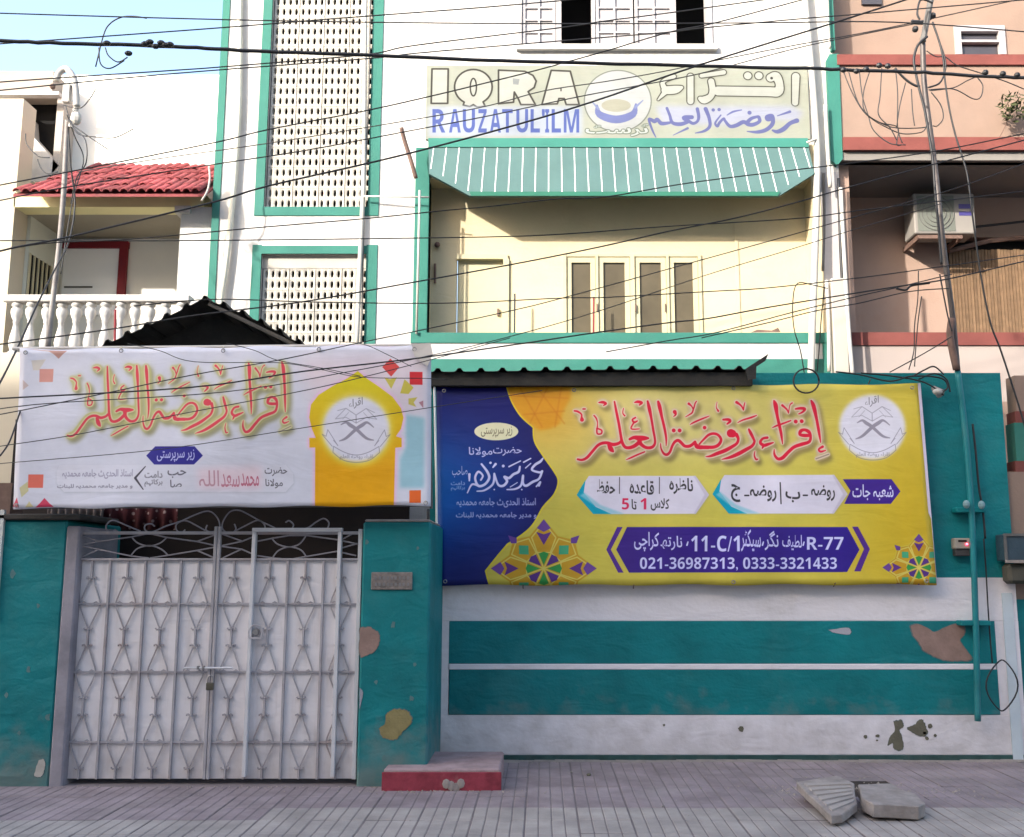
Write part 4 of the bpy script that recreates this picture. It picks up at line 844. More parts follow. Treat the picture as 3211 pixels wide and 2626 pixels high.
MB().tube([a, a.lerp(b, .5)+Vector((.006,0,0)), b], .011, 6).build('side_batten', mat('aluminium', (.55,.6,.62,1), .4, .1, 8, 0, metal=.3), yb)
for u, v in ((1640,1846),(1988,1846),(1330+1900*.0+1400,1200),(2620,1840)):
    p = P(u, v, DY-.02); MB().tube([p+Vector((0,0,.03)), p+Vector((0,.06,-.0))], .005, 5).build('nail', M['brown'], yb)
cW = white_print(); mW = print_mat('white_banner_print', cW.image('white_banner_print'))
wb = thing('banner', (xx(690, 1340, DW), yy(DW), zz(1340, DW)), 'white school banner with red calligraphy and a yellow arch above the gate', 'banner')
def wrW(s, t): return .014*math.sin(6*s+3*t)+.010*math.sin(14*(s+.5*t))*math.exp(-((s-.12)/.25)**2)+.012*math.exp(-((s-1)/.05)**2)*t+.005*math.sin(31*s)*(1-t)
cloth('printed_sheet', cW, [(62,1092),(1352,1082),(1350,1588),(40,1598)], mW, wb, wrW)
zt = zz(1086, DW); 
MB().tube([P(40, 1094, DW+.06), P(1352, 1083, DW+.06)], .014, 8).build('top_pole', mat('pale_timber', (.6,.55,.5,1), .7), wb)
MB().tube([P(42, 1592, DW+.05), P(1348, 1584, DW+.05)], .012, 8).build('bottom_pole', M['greypipe'], wb)
MB().tube([P(1345, 1083, DW+.05), P(1352, 1595, DW+.05)], .012, 8).build('end_pole', M['greypipe'], wb)
for u, v, m_s in ((1300,1096,0),(700,1100,0),(80,1106,0),(380,1100,0),(1000,1096,0),(52,1586,0),(1335,1578,0)):
    p = P(u, v, DW-.03); MB().tube([(p.x+.014*math.cos(t), p.y, p.z+.014*math.sin(t)) for t in np.linspace(0, 6.28, 13)], .004, 5).build('eyelet', M['steel'], wb); MB().tube([p, P(u, v-12, DW+.05)], .003, 5).build('tie_cord', M['frame'], wb)
for u, v in ((1392,1226),(1800,1224),(2300,1218),(2860,1216),(1396,1824),(2300,1826),(2905,1822)):
    p = P(u, v, DY-.035); MB().tube([(p.x+.014*math.cos(t), p.y, p.z+.014*math.sin(t)) for t in np.linspace(0, 6.28, 13)], .004, 5).build('eyelet', M['steel'], yb)
fl = MB(); q = [P(1290,1079,DW-.03), P(1349,1076,DW-.03), P(1358,1110,DW-.045), P(1340,1150,DW-.05), P(1300,1118,DW-.035)]
fl.add(q, [(0,4,3,2,1)]); o = fl.build('folded_corner', mat('banner_reverse', (.5,.46,.42,1), .7), wb); so = o.modifiers.new('t', 'SOLIDIFY'); so.thickness = .002
# frame holding the banner back to the pillar
MB().tube([P(1343, 1600, DW+.09), P(1343, 1640, pd+.1)], .012, 6).build('bracket', M['greypipe'], wb)
# ================================================================ corrugated roofs
def corr(path, d0, d1, pitch, amp, z_fn, x0, x1, th=.004, n=12, nd=4):
    """corrugations run back from the street; path z(x, depth)"""
    vs = []; N = int((x1-x0)/pitch*n); b = MB()
    for k in range(nd+1):
        dd = d0+(d1-d0)*k/nd
        for i in range(N+1):
            x = x0+(x1-x0)*i/N; ph = (i % n)/n; bump = amp*min(1, max(0, 1.7-abs(ph-.5)*9))
            vs.append((x, CAMY+dd+random.uniform(-.002,.002), z_fn(x, dd)+bump))
    return b.add(vs, [(k*(N+1)+i, k*(N+1)+i+1, (k+1)*(N+1)+i+1, (k+1)*(N+1)+i) for k in range(nd) for i in range(N)])
rd = 8.62
X0, X1 = xx(1340, 1180, rd), xx(2368, 1180, rd); zr = zz(1163, rd)
wr_ = thing('sheet_roof', ((X0+X1)/2, yy(rd), zr), 'long dark corrugated roof sheet laid over the wall top above the yellow banner', 'roof')
m_ = corr(None, rd-.03, 10.5, .187, .032, lambda x, dd: zr+.0+(dd-rd)*.03+.012*math.sin(x*1.3)-.003, X0, X1)
o = m_.build('corrugated_sheet', M['sheet'], wr_); so = o.modifiers.new('t', 'SOLIDIFY'); so.thickness = .004
MB().box(X0, X1-.02, yy(rd)+.02, yy(rd)+.17, zz(1208, rd), zr-.012).build('gap_shade_strip', M['sheet'], wr_)  # dark strip standing in for the shaded gap below the sheet
q = [P(2335,1160,rd-.02), P(2362,1142,rd-.03), P(2410,1110,rd-.06), P(2400,1132,rd-.06), P(2370,1152,rd-.03), P(2366,1192,rd), P(2340,1196,rd)]; MB().prism([(p.x, p.z) for p in q], yy(rd)-.06, yy(rd)-.045).build('bent_corner', M['sheet'], wr_)
bwk = MB().box(X0, xr, yy(8.99), yy(9.02), 2.9, zz(1205, 8.99)).build('wall_back', M['sheet'], bw) if False else None
gr_d = 7.95
gx0, gxr, gx1 = xx(318, 1085, gr_d), xx(632, 940, gr_d), xx(955, 1082, gr_d)
z_r, z_e = zz(938, gr_d), zz(1086, gr_d)
gc = thing('sheet_roof', (gxr, yy(gr_d), z_e), 'black pitched corrugated sheet roof over the gateway', 'roof')
def zg(x, dd):
    if x < gxr: t = (gxr-x)/(gxr-gx0); base = z_r-(z_r-z_e)*(t**.92)
    else: t = (x-gxr)/(gx1-gxr); base = z_r-(z_r-z_e)*(t**1.25)
    return base - (dd-gr_d)*.02
m_ = corr(None, gr_d, 10.4, .155, .035, zg, gx0-.35, gx1+.15, nd=6)
o = m_.build('corrugated_sheet', M['sheet'], gc); so = o.modifiers.new('t', 'SOLIDIFY'); so.thickness = .005
MB().tube([(gxr+.05, yy(gr_d)+.04, z_r-.03), (gx1, yy(gr_d)+.05, z_e-.02)], .018, 6).build('rafter', M['greypipe'], gc)
MB().tube([(gx0, yy(gr_d)+.04, z_e-.02), (gx1, yy(gr_d)+.04, z_e-.02)], .02, 6).build('tie_beam', M['brown'], gc)
MB().tube([(gxr, yy(8.9), z_e+.3), (gx1+.1, yy(8.9), z_e+.02)], .02, 6).build('rafter', M['brown'], gc)
mb_ = MB(); mb_.add([(gx0, yy(8.3), z_e-.02), (gx1, yy(8.3), z_e-.02), (gxr, yy(8.3), z_r-.06)], [(0,1,2)]); mb_.build('gable_infill', M['sheet'], gc)
# ================================================================ main house
hd = 10.9; hy = yy(hd)
hx0, hx1 = xx(684, 500, hd), xx(2628, 500, hd)
ZT = 9.6
house = thing('white_house', (0, hy, 0), 'white and green three storey school house with lattice stairwell and painted sign', 'house')
xs1 = xx(1345, 600, hd); z1 = zz(1166, hd)
Hb = lambda name, x0, x1, y0, y1, z0, z1, m='white', bv=0: MB().box(x0, x1, y0, y1, z0, z1).build(name, M[m] if isinstance(m, str) else m, house, bevel=bv)
# stair tower face with two lattice openings
lx0, lx1 = xx(838, 400, hd), xx(1160, 400, hd)
zA1, zA0 = 9.3, zz(650, hd); zB1, zB0 = zz(797, hd), zz(1110, hd)
Hb('tower_wall', hx0, lx0, hy, hy+.25, 0, ZT); Hb('tower_wall', lx1, xs1, hy, hy+.25, 0, ZT)
Hb('tower_wall', lx0, lx1, hy, hy+.25, zA1, ZT); Hb('tower_wall', lx0, lx1, hy, hy+.25, zB1, zA0); Hb('tower_wall', lx0, lx1, hy, hy+.25, 0, zB0)
Hb('side_wall', hx0, hx0+.2, hy+.25, hy+8, 0, ZT)
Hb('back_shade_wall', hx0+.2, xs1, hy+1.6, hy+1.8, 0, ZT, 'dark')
t_ = px(30, hd)
for (za, zb) in ((zA1, zA0), (zB1, zB0)):
    for nm, a, b, c_, d_ in (('window_border', lx0-t_, lx0, zb-t_, za+t_), ('window_border', lx1, lx1+t_*1.2, zb-t_, za+t_), ('window_border', lx0, lx1, zb-t_, zb), ('window_border', lx0, lx1, za, za+t_*.9)):
        Hb(nm, a, b, hy-.012, hy+.02, c_, d_, 'teal_up')
# lattice blocks: four wide, two high, with rounded slots right through
cw = (lx1-lx0)/16.1; chh = px(36.5, hd)/1.0*.985
def block_mesh():
    b = MB(); nx_, nz_ = 4, 2; n8 = 8
    for i in range(nx_):
        for j in range(nz_):
            x0 = i*cw+(.002 if i == 0 else 0); x1 = (i+1)*cw-(.002 if i == nx_-1 else 0); z0 = j*chh+(.0015 if j == 0 else 0); z1 = (j+1)*chh-(.0015 if j == nz_-1 else 0)
            cx, cz = (x0+x1)/2, (z0+z1)/2; rx, rz = cw*.24, chh*.335
            hole = [(cx+rx*math.sin(a)*.98, cz+rz*math.copysign(abs(math.cos(a))**.7, math.cos(a))) for a in [2*math.pi*k/n8 for k in range(n8)]]
            sq = [(cx, z1), (x1, z1), (x1, cz), (x1, z0), (cx, z0), (x0, z0), (x0, cz), (x0, z1)]
            vs = [(p[0], 0, p[1]) for p in sq]+[(p[0], .006, p[1]) for p in hole]+[(p[0], .035, p[1]) for p in hole]
            b.add(vs, [(k, (k+1) % 8, 8+(k+1) % 8, 8+k) for k in range(8)]+[(8+k, 8+(k+1) % 8, 16+(k+1) % 8, 16+k) for k in range(8)])
    W_, H_ = cw*nx_, chh*nz_
    b.add([(0.002,0,0.0015),(W_-.002,0,.0015),(W_-.002,0,H_-.0015),(.002,0,H_-.0015),(0.002,.07,0.0015),(W_-.002,.07,.0015),(W_-.002,.07,H_-.0015),(.002,.07,H_-.0015)], [(0,4,5,1),(1,5,6,2),(2,6,7,3),(3,7,4,0)])
    return b
bm_ = block_mesh(); bm_.v = [(p[0]+wloc(house).x, p[1]+wloc(house).y, p[2]+wloc(house).z) for p in bm_.v]
blk = bm_.build('lattice_block', M['lattice'], house); firstb = True
for za, zb in ((zA1, zA0), (zB1, zB0)):
    nr = int((za-zb)/(chh*2))+1
    for r in range(nr):
        zt_ = zb + r*chh*2
        if zt_+chh*2 > za+.05: continue
        for c_ in range(4):
            o = blk if firstb else dup(blk, 'lattice_block', house); firstb = False
            o.location = Vector((lx0+.012+c_*(cw*4+.004), hy+.05+random.uniform(0,.002), zt_))-house.location
    rest = za-(zb+int((za-zb)/(chh*2))*chh*2)
    Hb('lattice_head', lx0, lx1, hy+.052, hy+.12, za-rest+.003 if rest > .01 else za-.01, za, 'lattice')
    Hb('lattice_jamb', lx0+.010+4*(cw*4+.004), lx1+.001, hy+.045, hy+.12, zb, za, 'lattice')
# green edge strip of the tower corner
Hb('corner_strip', hx0-.035, hx0+px(14, hd), hy-.014, hy+.3, 2.6, ZT, 'teal_up')
# balcony bay
zp1 = zz(1047, hd-.12); zp0 = zz(1166, hd-.12); yp_ = hy-.12
xb0 = xx(1288, 1100, hd-.12); xb1 = xx(2608, 1100, hd-.12)
bx0, bx1 = xs1, xx(2548, 700, hd)
Hb('parapet', xb0, xb1, yp_, yp_+.14, zp0, zp1, 'white')
Hb('coping_band', xb0-.004, xb1+.004, yp_-.014, yp_+.15, zz(1077, hd-.12), zp1+.01, 'teal_up', .004)
Hb('lower_band', xb0-.002, xb1+.002, yp_-.012, yp_, zp0-.22, zz(1127, hd-.12), 'teal_up')
Hb('parapet_end', xb1-.10, xb1+.0035, yp_-.016, yp_+.14, zp0-.2, zz(1078, hd-.12), 'teal_up')
Hb('balcony_slab', xb0, xb1, yp_+.001, hy+1.2, zp0-.26, zp0-.001, 'grey')
Hb('ground_storey', xs1, hx1, hy+.02, hy+.25, 0, zp0-.26)
Hb('left_pier', xb0, bx0+.01, hy-.035, hy-.001, zp1+.011, zz(455, hd-.1), 'teal_up', .006)
bd = hd+.31; by = yy(bd)
zc = zz(560, hd)
ww = [(1895,0)]
# back wall with door and window openings
BW = lambda name, u0, u1, v0, v1, m='cream', dd=bd, th=.12: MB().box(xx(u0, 800, dd), xx(u1, 800, dd), yy(dd), yy(dd)+th, zz(v1, dd), zz(v0, dd)).build(name, M[m], house)
BW('back_wall', 1340, 1432, 480, 1120); BW('back_wall', 1432, 1592, 480, 808); BW('back_wall', 1592, 1770, 480, 1120); BW('back_wall', 1770, 2196, 480, 802); BW('back_wall', 2196, 2560, 480, 1120)
BW('back_wall', 1770, 2196, 1085, 1120)
# door leaf set back, frame
BW('door_leaf', 1436, 1588, 812, 1120, 'frame', bd+.05, .04)
dfd = bd-.03
BW('door_handle', 1560, 1566, 968, 990, 'brown', bd+.02, .03)
BW('door_frame', 1430, 1592, 798, 812, 'frame', dfd, .08); BW('door_frame', 1578, 1596, 812, 1120, 'frame', dfd, .08)
# window: four casements each with frame and a dusty pane, divided by posts
win = thing('casement_window', (0,0,0)); win.parent = house; win.location = Vector((xx(1980, 900, bd), by, zz(940, bd)))-house.location
for k, (a, b) in enumerate(((1766,1776),(1868,1876),(1976,1990),(2090,2098),(2190,2200))): MB().box(xx(a, 900, bd), xx(b, 900, bd), by-.02, by+.08, zz(1085, bd), zz(800, bd)).build('mullion', M['frame'], win)
MB().box(xx(1776, 900, bd), xx(2190, 900, bd), by-.012, by+.07, zz(806, bd), zz(798, bd)).build('head', M['frame'], win)
for a, b in ((1776,1868),(1876,1976),(1990,2090),(2098,2190)):
    X0_, X1_ = xx(a, 900, bd)+.004, xx(b, 900, bd)-.004; Z0_, Z1_ = zz(1085, bd), zz(808, bd); w_ = .055
    f = MB(); f.box(X0_, X0_+w_, by+.0, by+.04, Z0_, Z1_); f.box(X1_-w_, X1_, by, by+.04, Z0_, Z1_); f.box(X0_+w_, X1_-w_, by, by+.04, Z1_-w_*1.1, Z1_); f.box(X0_+w_, X1_-w_, by, by+.04, Z0_, Z0_+w_)
    f.build('casement', M['frame'], win); MB().box(X0_+w_, X1_-w_, by+.025, by+.03, Z0_+w_, Z1_-w_*1.1).build('pane', M['glass'], win)
BW('dark_room', 1600, 2300, 700, 1120, 'dark', bd+.3, .02)
# wall batten and corner post, ceiling, side walls
BW('batten', 2306, 2316, 700, 1120, 'cream', bd-.012, .03)
MB().box(bx0-.01, bx0+.0, hy-.02, by, zp0, zc+.4).build('balcony_side_wall', M['cream'], house)
MB().box(bx1, bx1+.1, hy-.01, by, zp0, zc+.4).build('balcony_side_wall', M['cream'], house)
MB().box(bx0, bx1, hy+.02, by, zc+.0, zc+.12).build('balcony_ceiling', M['cream'], house)
for k, u in enumerate((1872, 1992, 2086)): MB().box(xx(u-2,960,bd), xx(u+2,960,bd), by-.03, by-.0125, zz(980,bd), zz(955,bd)).build('window_latch', M['brown'], win)
# standing rods, fittings
for u, v0, v1, m in ((1614,922,1060,'black'),(1862,932,1060,'redframe')): MB().tube([P(u, v0, hd+.1), P(u-1, v1, hd+.1)], .012, 6).build('rod', M[m], house)
MB().ball(P(1371, 768, bd-.05), .035, 8, 5).build('lamp_socket', M['brown'], house)
MB().tube([P(1364, 828, bd-.03), P(1364, 888, bd-.03)], .016, 6).build('conduit_stub', M['brown'], house)
q = thing('pair_of_slippers', P(2410, 1042, hd-.02), 'dark object lying on the green balcony coping near the white pipes', 'bundle')
MB().add([P(2355,1043,hd-.02),P(2375,1034,hd-.02),P(2420,1037,hd-.02),P(2440,1028,hd-.02),P(2448,1042,hd-.02),P(2355,1043,hd+.06),P(2375,1034,hd+.06),P(2420,1037,hd+.06),P(2440,1028,hd+.06),P(2448,1042,hd+.06)],[(0,1,2,3,4),(9,8,7,6,5),(0,5,6,1),(1,6,7,2),(2,7,8,3),(3,8,9,4),(4,9,5,0)]).build('cloth_bundle', M['brown'], q); q.name = 'cloth_bundle'
# sloping sunshade fascia with painted white stripes
ad = hd-.04
zt_, zm, zbm = zz(437, ad), zz(462, ad), zz(606, hd-.22)
def aw(u, v): t = (v-437)/(610-437); return P(u, v, ad-.03-.17*t)
pts = [aw(1343,437), aw(2530,437), aw(2554,545), aw(2444,614), aw(1472,614), aw(1345,545)]
b = MB(); n = 6; back = [p+Vector((0,.06,0)) for p in pts]
b.add(pts+back, [(5,4,3,2,1,0), tuple(range(6,12))]+[[i, (i+1)%n, (i+1)%n+n, i+n] for i in range(n)]); b.build('sunshade', M['awning'], house)
b = MB(); b.add([aw(1343,435)-Vector((0,.012,0)), aw(2532,435)-Vector((0,.012,0)), aw(2536,463)-Vector((0,.012,0)), aw(1343,463)-Vector((0,.012,0)), aw(1343,435), aw(2532,435), aw(2536,463), aw(1343,463)], [(3,2,1,0),(4,5,6,7),(0,1,5,4),(2,3,7,6),(1,2,6,5),(3,0,4,7)]); b.build('sunshade_head', M['teal_up'], house)
b = MB(); e_ = Vector((0,.014,0)); b.add([aw(1472,603)-e_, aw(2446,603)-e_, aw(2438,616)-e_, aw(1478,616)-e_, aw(1472,603), aw(2446,603), aw(2438,616), aw(1478,616)], [(3,2,1,0),(4,5,6,7),(0,1,5,4),(2,3,7,6),(1,2,6,5),(3,0,4,7)]); b.build('drip_edge', mat('dark_green_edge', (.02,.12,.08,1), .8), house)
for k in range(30):
    s = (k+.55)/29.4; ut = 1338+s*(2515-1338); ub = 1318+s*(2556-1318)
    vb = 606 if 1475 < ub < 2440 else (606-(1475-ub)*.545 if ub <= 1475 else 606-(ub-2440)*.60)
    if vb < 480: continue
    f = (vb-463)/(606-463); ue = ut+(ub-ut)*f
    a_, b_ = aw(ut, 464), aw(ue, vb-3); w = Vector((.0052,0,0)); o_ = Vector((0,-.004,0))
    MB().add([a_-w+o_, a_+w+o_, b_+w+o_, b_-w+o_, a_-w, a_+w, b_+w, b_-w], [(3,2,1,0),(0,1,5,4),(1,2,6,5),(2,3,7,6),(3,0,4,7)]).build('white_stripe', mat('stripe_white', (.8,.8,.78,1), .8) if k == 0 else bpy.data.materials['stripe_white'], house)
# painted sign board
cS = sign_print(); mS = print_mat('painted_sign', cS.image('painted_sign'), .85)
sx0, sx1, sz1, sz0 = cS.x0, cS.x1, cS.z1, cS.z0
b = MB().box(sx0, sx1, hy-.03, hy+.1, sz0, sz1); o = b.build('sign_panel', mS, house); l = o.data.uv_layers.new(name='print')
for lp in o.data.loops:
    w = o.data.vertices[lp.vertex_index].co+wloc(house); l.data[lp.index].uv = ((w.x-sx0)/(sx1-sx0), (w.z-sz0)/(sz1-sz0))
# wall over the bay with the shuttered window
zW0 = zz(160, hd); wx0, wx1 = xx(1632, 60, hd), xx(2228, 60, hd); zW1 = 9.3
Hb('upper_wall', xs1, hx1-.25, hy+.001, hy+.25, zc+.12, zW0); Hb('upper_wall', xs1, wx0, hy+.001, hy+.25, zW0, ZT); Hb('upper_wall', wx1, hx1-.25, hy+.001, hy+.25, zW0, ZT); Hb('upper_wall', wx0, wx1, hy+.001, hy+.25, zW1, ZT)
uw = thing('shuttered_window', (0,0,0)); uw.parent = house; uw.location = Vector((xx(1950, 80, hd), hy, zW0))-house.location
UB = lambda name, u0, u1, v0, v1, m, yo, th, par=None: MB().box(xx(u0, 60, hd), xx(u1, 60, hd), hy+yo, hy+yo+th, zz(v1, hd) if v1 is not None else zW0, zz(v0, hd) if v0 is not None else zW1).build(name, M[m], par or uw)
UB('window_sill', 1620, 2244, 146, 162, 'white', -.06, .30); UB('window_post', 1626, 1636, None, 146, 'frame_w', -.02, .2); UB('window_post', 2216, 2232, None, 146, 'frame_w', -.02, .2)
UB('dark_room', 1500, 2416, None, 146, 'dark', 1.2, .02); UB('dark_floor', 1636, 2216, 145, 146, 'dark', .26, 1)  # black panels carry the shade of the room in their colour
UB('window_post', 1744, 1760, None, 146, 'frame_w', -.01, .2); UB('window_post', 1856, 1866, None, 146, 'frame_w', -.01, .2)
def shutter(u0, u1, par, cols=2):
    X0_, X1_ = xx(u0, 60, hd), xx(u1, 60, hd); zt0, zt1 = zW0+.07, zW1; b = MB(); fw = .035
    for x in (X0_, X1_-fw): b.box(x, x+fw, hy+.0, hy+.035, zt0, zt1)
    mid = (X0_+X1_)/2; b.box(mid-.012, mid+.012, hy+.0, hy+.03, zt0+.0, zt1)
    z = zt0; 
    while z < zt1-.1:
        for xa, xb in ((X0_+fw, mid-.012), (mid+.012, X1_-fw)): b.box(xa, xb, hy+.002, hy+.028, z, z+.022)
        z += .155
    b.build('shutter_frame', M['frame_w'], par)
    MB().box(X0_+fw, X1_-fw, hy+.022, hy+.0225, zt0, zt1).build('shutter_board', M['frame_w'], par)
for a, b in ((1638,1742),(1868,1985),(1990,2110)): shutter(a, b, uw)
UB('open_shutter_edge', 2110, 2120, None, 146, 'frame_w', -.0, .06)
# right-hand edge strip of the house: grey party pier, green corner piece
Hb('party_pier', bx1+.1, hx1, hy-.002, hy+.3, 0, zz(540, hd), 'grey')
Hb('party_pier', hx1-.25, hx1, hy-.003, hy+.3, zz(540, hd), ZT, 'white')
pe = [P(2592,188,hd-.06), P(2600,172,hd-.06), P(2630,170,hd-.06), P(2642,500,hd-.06), P(2625,520,hd-.06), P(2606,505,hd-.06)]
MB().prism([(p.x, p.z) for p in pe], hy-.07, hy-.004).build('green_corner_piece', M['teal_up'], house)
MB().box(xx(2600, 100, hd), xx(2612, 100, hd), hy-.06, hy-.004, zz(166, hd), ZT).build('green_edge', M['teal_up'], house)
pe = [P(2612,880,hd-.3), P(2650,870,hd-.3), P(2664,1170,hd-.3), P(2604,1170,hd-.3)]
MB().box(xx(2612,1020,hd-.3), xx(2658,1020,hd-.3), hy-.3, hy-.005, 0, zz(872, hd-.3)).build('beige_pier', M['beige'], house, bevel=.01)
Hb('roof_slab', hx0-.1, hx1, hy-.05, hy+8, ZT, ZT+.2, 'grey')
Hb('porch_shade_side', gx0-.75, gx0-.7, yy(9.1), yy(10.6), 0, 3.2, 'dark'); Hb('porch_back_wall', gx0-1.6, xs1, yy(9.75), yy(9.79), 0, 3.05, mat('porch_shade_wall', (.016,.012,.012,1), .9))  # side wall added, both near-black: porch shade put into the colour
# ================================================================ pipes on the house front
def pipe(name, L, r, m, lbl, cat='pipe', group=None, sm=4, n=10):
    pts = [P(u, v, dd) for u, v, dd in L]; 
    if sm: pts = [Vector(p) for p in smooth_pts([tuple(p) for p in pts], sm)]
    o = MB().tube(pts, r, n).build(name, M[m] if isinstance(m, str) else m, smooth=True); return tag(o, lbl, cat, group)
pipe('drain_pipe', [(2519,-60,hd-.1),(2545,220,hd-.1),(2561,443,hd-.1),(2562,560,hd-.15),(2556,800,hd-.2),(2547,1040,hd-.25),(2543,1180,hd-.25)], .038, 'pipe', 'thick white drain pipe running full height down the right of the house', 'pipe')
pipe('drain_pipe', [(2588,330,hd-.13),(2596,480,hd-.13),(2603,588,hd-.13)], .022, 'pipe', 'short white pipe ending beside the grey pier at the sunshade corner')
pipe('drain_pipe', [(2593,-40,hd-.11),(2597,80,hd-.11),(2602,152,hd-.11)], .016, 'pipe', 'thin white pipe at the top right edge of the white house')
pipe('drain_pipe', [(2636,590,hd-.35),(2650,850,hd-.35),(2662,1040,hd-.35),(2674,1180,hd-.35)], .022, 'pipe', 'white pipe between the house and the salmon neighbour')
pipe('drain_pipe', [(2592,880,hd-.28),(2598,1000,hd-.28),(2600,1165,hd-.28)], .02, 'pipe', 'short white pipe by the beige pier above the wall')
pipe('cable_duct', [(2583,545,hd-.06),(2584,700,hd-.06),(2580,850,hd-.06)], .016, 'greypipe', 'dark grey cable duct on the grey pier', 'duct')
pipe('cable_duct', [(2629,560,hd-.08),(2637,800,hd-.08),(2646,960,hd-.08),(2650,1050,hd-.08)], .018, 'black', 'black cable bundle down the right edge of the grey pier', 'duct')
pipe('drain_pipe', [(2530,448,hd-.14),(2545,442,hd-.16),(2562,436,hd-.12)], .014, 'pipe', 'stub of white pipe joining the drain at the sign corner')
pipe('drain_pipe', [(1146,-40,hd-.05),(1143,300,hd-.05),(1140,560,hd-.05),(1138,620,hd-.05),(1128,840,hd-.06),(1118,1095,hd-.06)], .026, 'pipe', 'white pipe in front of the lattice windows of the stairwell')
pipe('drain_pipe', [(1162,-40,hd-.04),(1156,300,hd-.04),(1142,640,hd-.04),(1135,1000,hd-.05),(1130,1095,hd-.05)], .009, 'greypipe', 'thin grey conduit beside the lattice windows')
pipe('drain_pipe', [(1140,616,hd-.09),(1230,617,hd-.12),(1345,619,hd-.16)], .010, 'pipe', 'thin white water pipe crossing level from lattice to balcony', sm=0)
pipe('drain_pipe', [(1316,598,hd-.16),(1312,800,hd-.16),(1306,1048,hd-.16)], .013, 'pipe', 'thin white water pipe down the green balcony pier', sm=0)
pipe('drain_pipe', [(752,-40,hd-.05),(750,300,hd-.05),(735,560,hd-.05),(712,800,hd-.06),(690,960,hd-.06),(680,1090,hd-.06)], .030, mat('lime_washed_pipe', (.66,.63,.52,1), .7, .1, 3, .1), 'pale limewashed rain pipe down the left side of the stairwell')
pipe('drain_pipe', [(655,520,hd-.5),(658,560,hd-.5),(650,600,hd-.5),(632,630,hd-.5)], .010, 'pipe', 'curved white pipe end below the red tiled canopy')
pl_ = pipe('timber_prop', [(1258,400,hd-.35),(1268,440,hd-.3),(1290,510,hd-.25),(1304,560,hd-.2)], .024, 'brown', 'rusty pole leaning at the left end of the sunshade', 'pole', n=7)
# ================================================================ left neighbour
ld = 11.0; ly = yy(ld); lbk = 12.1
lx_r = hx0-.05
LN = thing('beige_house', (xx(300, 700, ld), ly, 0), 'beige neighbouring house with red tiled canopy and white balustrade', 'house')
LB = lambda name, u0, u1, v0, v1, dd, th, m='beige', bv=0: MB().box(xx(u0, (v0+v1)/2, dd), xx(u1, (v0+v1)/2, dd), yy(dd), yy(dd)+th, zz(v1, dd), zz(v0, dd)).build(name, M[m] if isinstance(m, str) else m, LN, bevel=bv)
zsof = zz(650, ld)
zbt = zz(605, ld-.3)
LB('beam', 44, 640, 605, 650, ld, .25, 'yellow')
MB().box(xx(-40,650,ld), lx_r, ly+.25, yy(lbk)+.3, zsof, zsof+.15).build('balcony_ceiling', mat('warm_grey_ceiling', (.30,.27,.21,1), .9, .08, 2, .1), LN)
MB().box(xx(-400,400,ld+1), lx_r, yy(lbk), yy(lbk)+.2, 0, zz(236, lbk)).build('rear_wall', mat('pale_stone_paint', (.74,.72,.66,1), .85, .05, 1.2, .2), LN) 
MB().box(xx(-420,700,ld), xx(42,700,ld), ly, ly+.3, 0, zz(310, ld)).build('left_pier', M['cream_low'], LN)
MB().box(xx(560,800,ld), lx_r, ly+.001, ly+.35, zz(1200, ld), zsof).build('right_pier', M['white'], LN)
MB().box(xx(552,670,ld), xx(600,670,ld), ly-.05, ly+.3, zz(672, ld), zsof-.001).build('pier_capital', M['white'], LN)
# recessed side wall with barred window, doorway
sxl = xx(45, 800, ld)
MB().box(sxl-.15, sxl, ly+.3, yy(lbk), 0, zsof).build('recess_side_wall', mat('pale_green_grey', (.55,.56,.48,1), .9, .06, 2, .1), LN)
gwi = thing('barred_window', (0,0,0)); gwi.parent = LN; gwi.location = Vector((sxl, yy(11.5), zz(900, 11.5)))-LN.location
ya, yb_ = yy(11.32), yy(11.82); za_, zb_ = zz(950, 11.5), zz(810, 11.5)
MB().box(sxl-.001, sxl+.006, ya, yb_, za_, zb_).build('dark_pane', M['dark'], gwi)
for k in range(6): yk = ya+(yb_-ya)*k/5; MB().box(sxl+.0061, sxl+.022, yk-.014, yk+.014, za_, zb_).build('window_bar', M['frame'], gwi)
MB().box(xx(132,850,lbk-.05), xx(178,850,lbk-.05), yy(lbk)-.05, yy(lbk)-.01, 0, zz(762, lbk-.05)).build('dark_doorway', mat('dark_brown_door', (.05,.03,.025,1), .7, .2, 3), LN)
rw = lambda n, u0, u1, v0, v1, m, yo=.03, par=None: MB().box(xx(u0, 850, lbk), xx(u1, 850, lbk), yy(lbk)-yo, yy(lbk)-.0011, zz(v1, lbk), zz(v0, lbk)).build(n, M[m] if isinstance(m, str) else m, par or LN)
rw('red_door_frame', 196, 402, 762, 782, 'redframe', .06); rw('red_door_frame', 376, 400, 782, 990, 'redframe', .06)
rw('white_door', 200, 376, 782, 990, mat('bright_white_door', (.88,.88,.87,1), .5, .03, 2, 0), .02)
rw('stair_string', 208, 296, 900, 905, 'greypipe', .03)
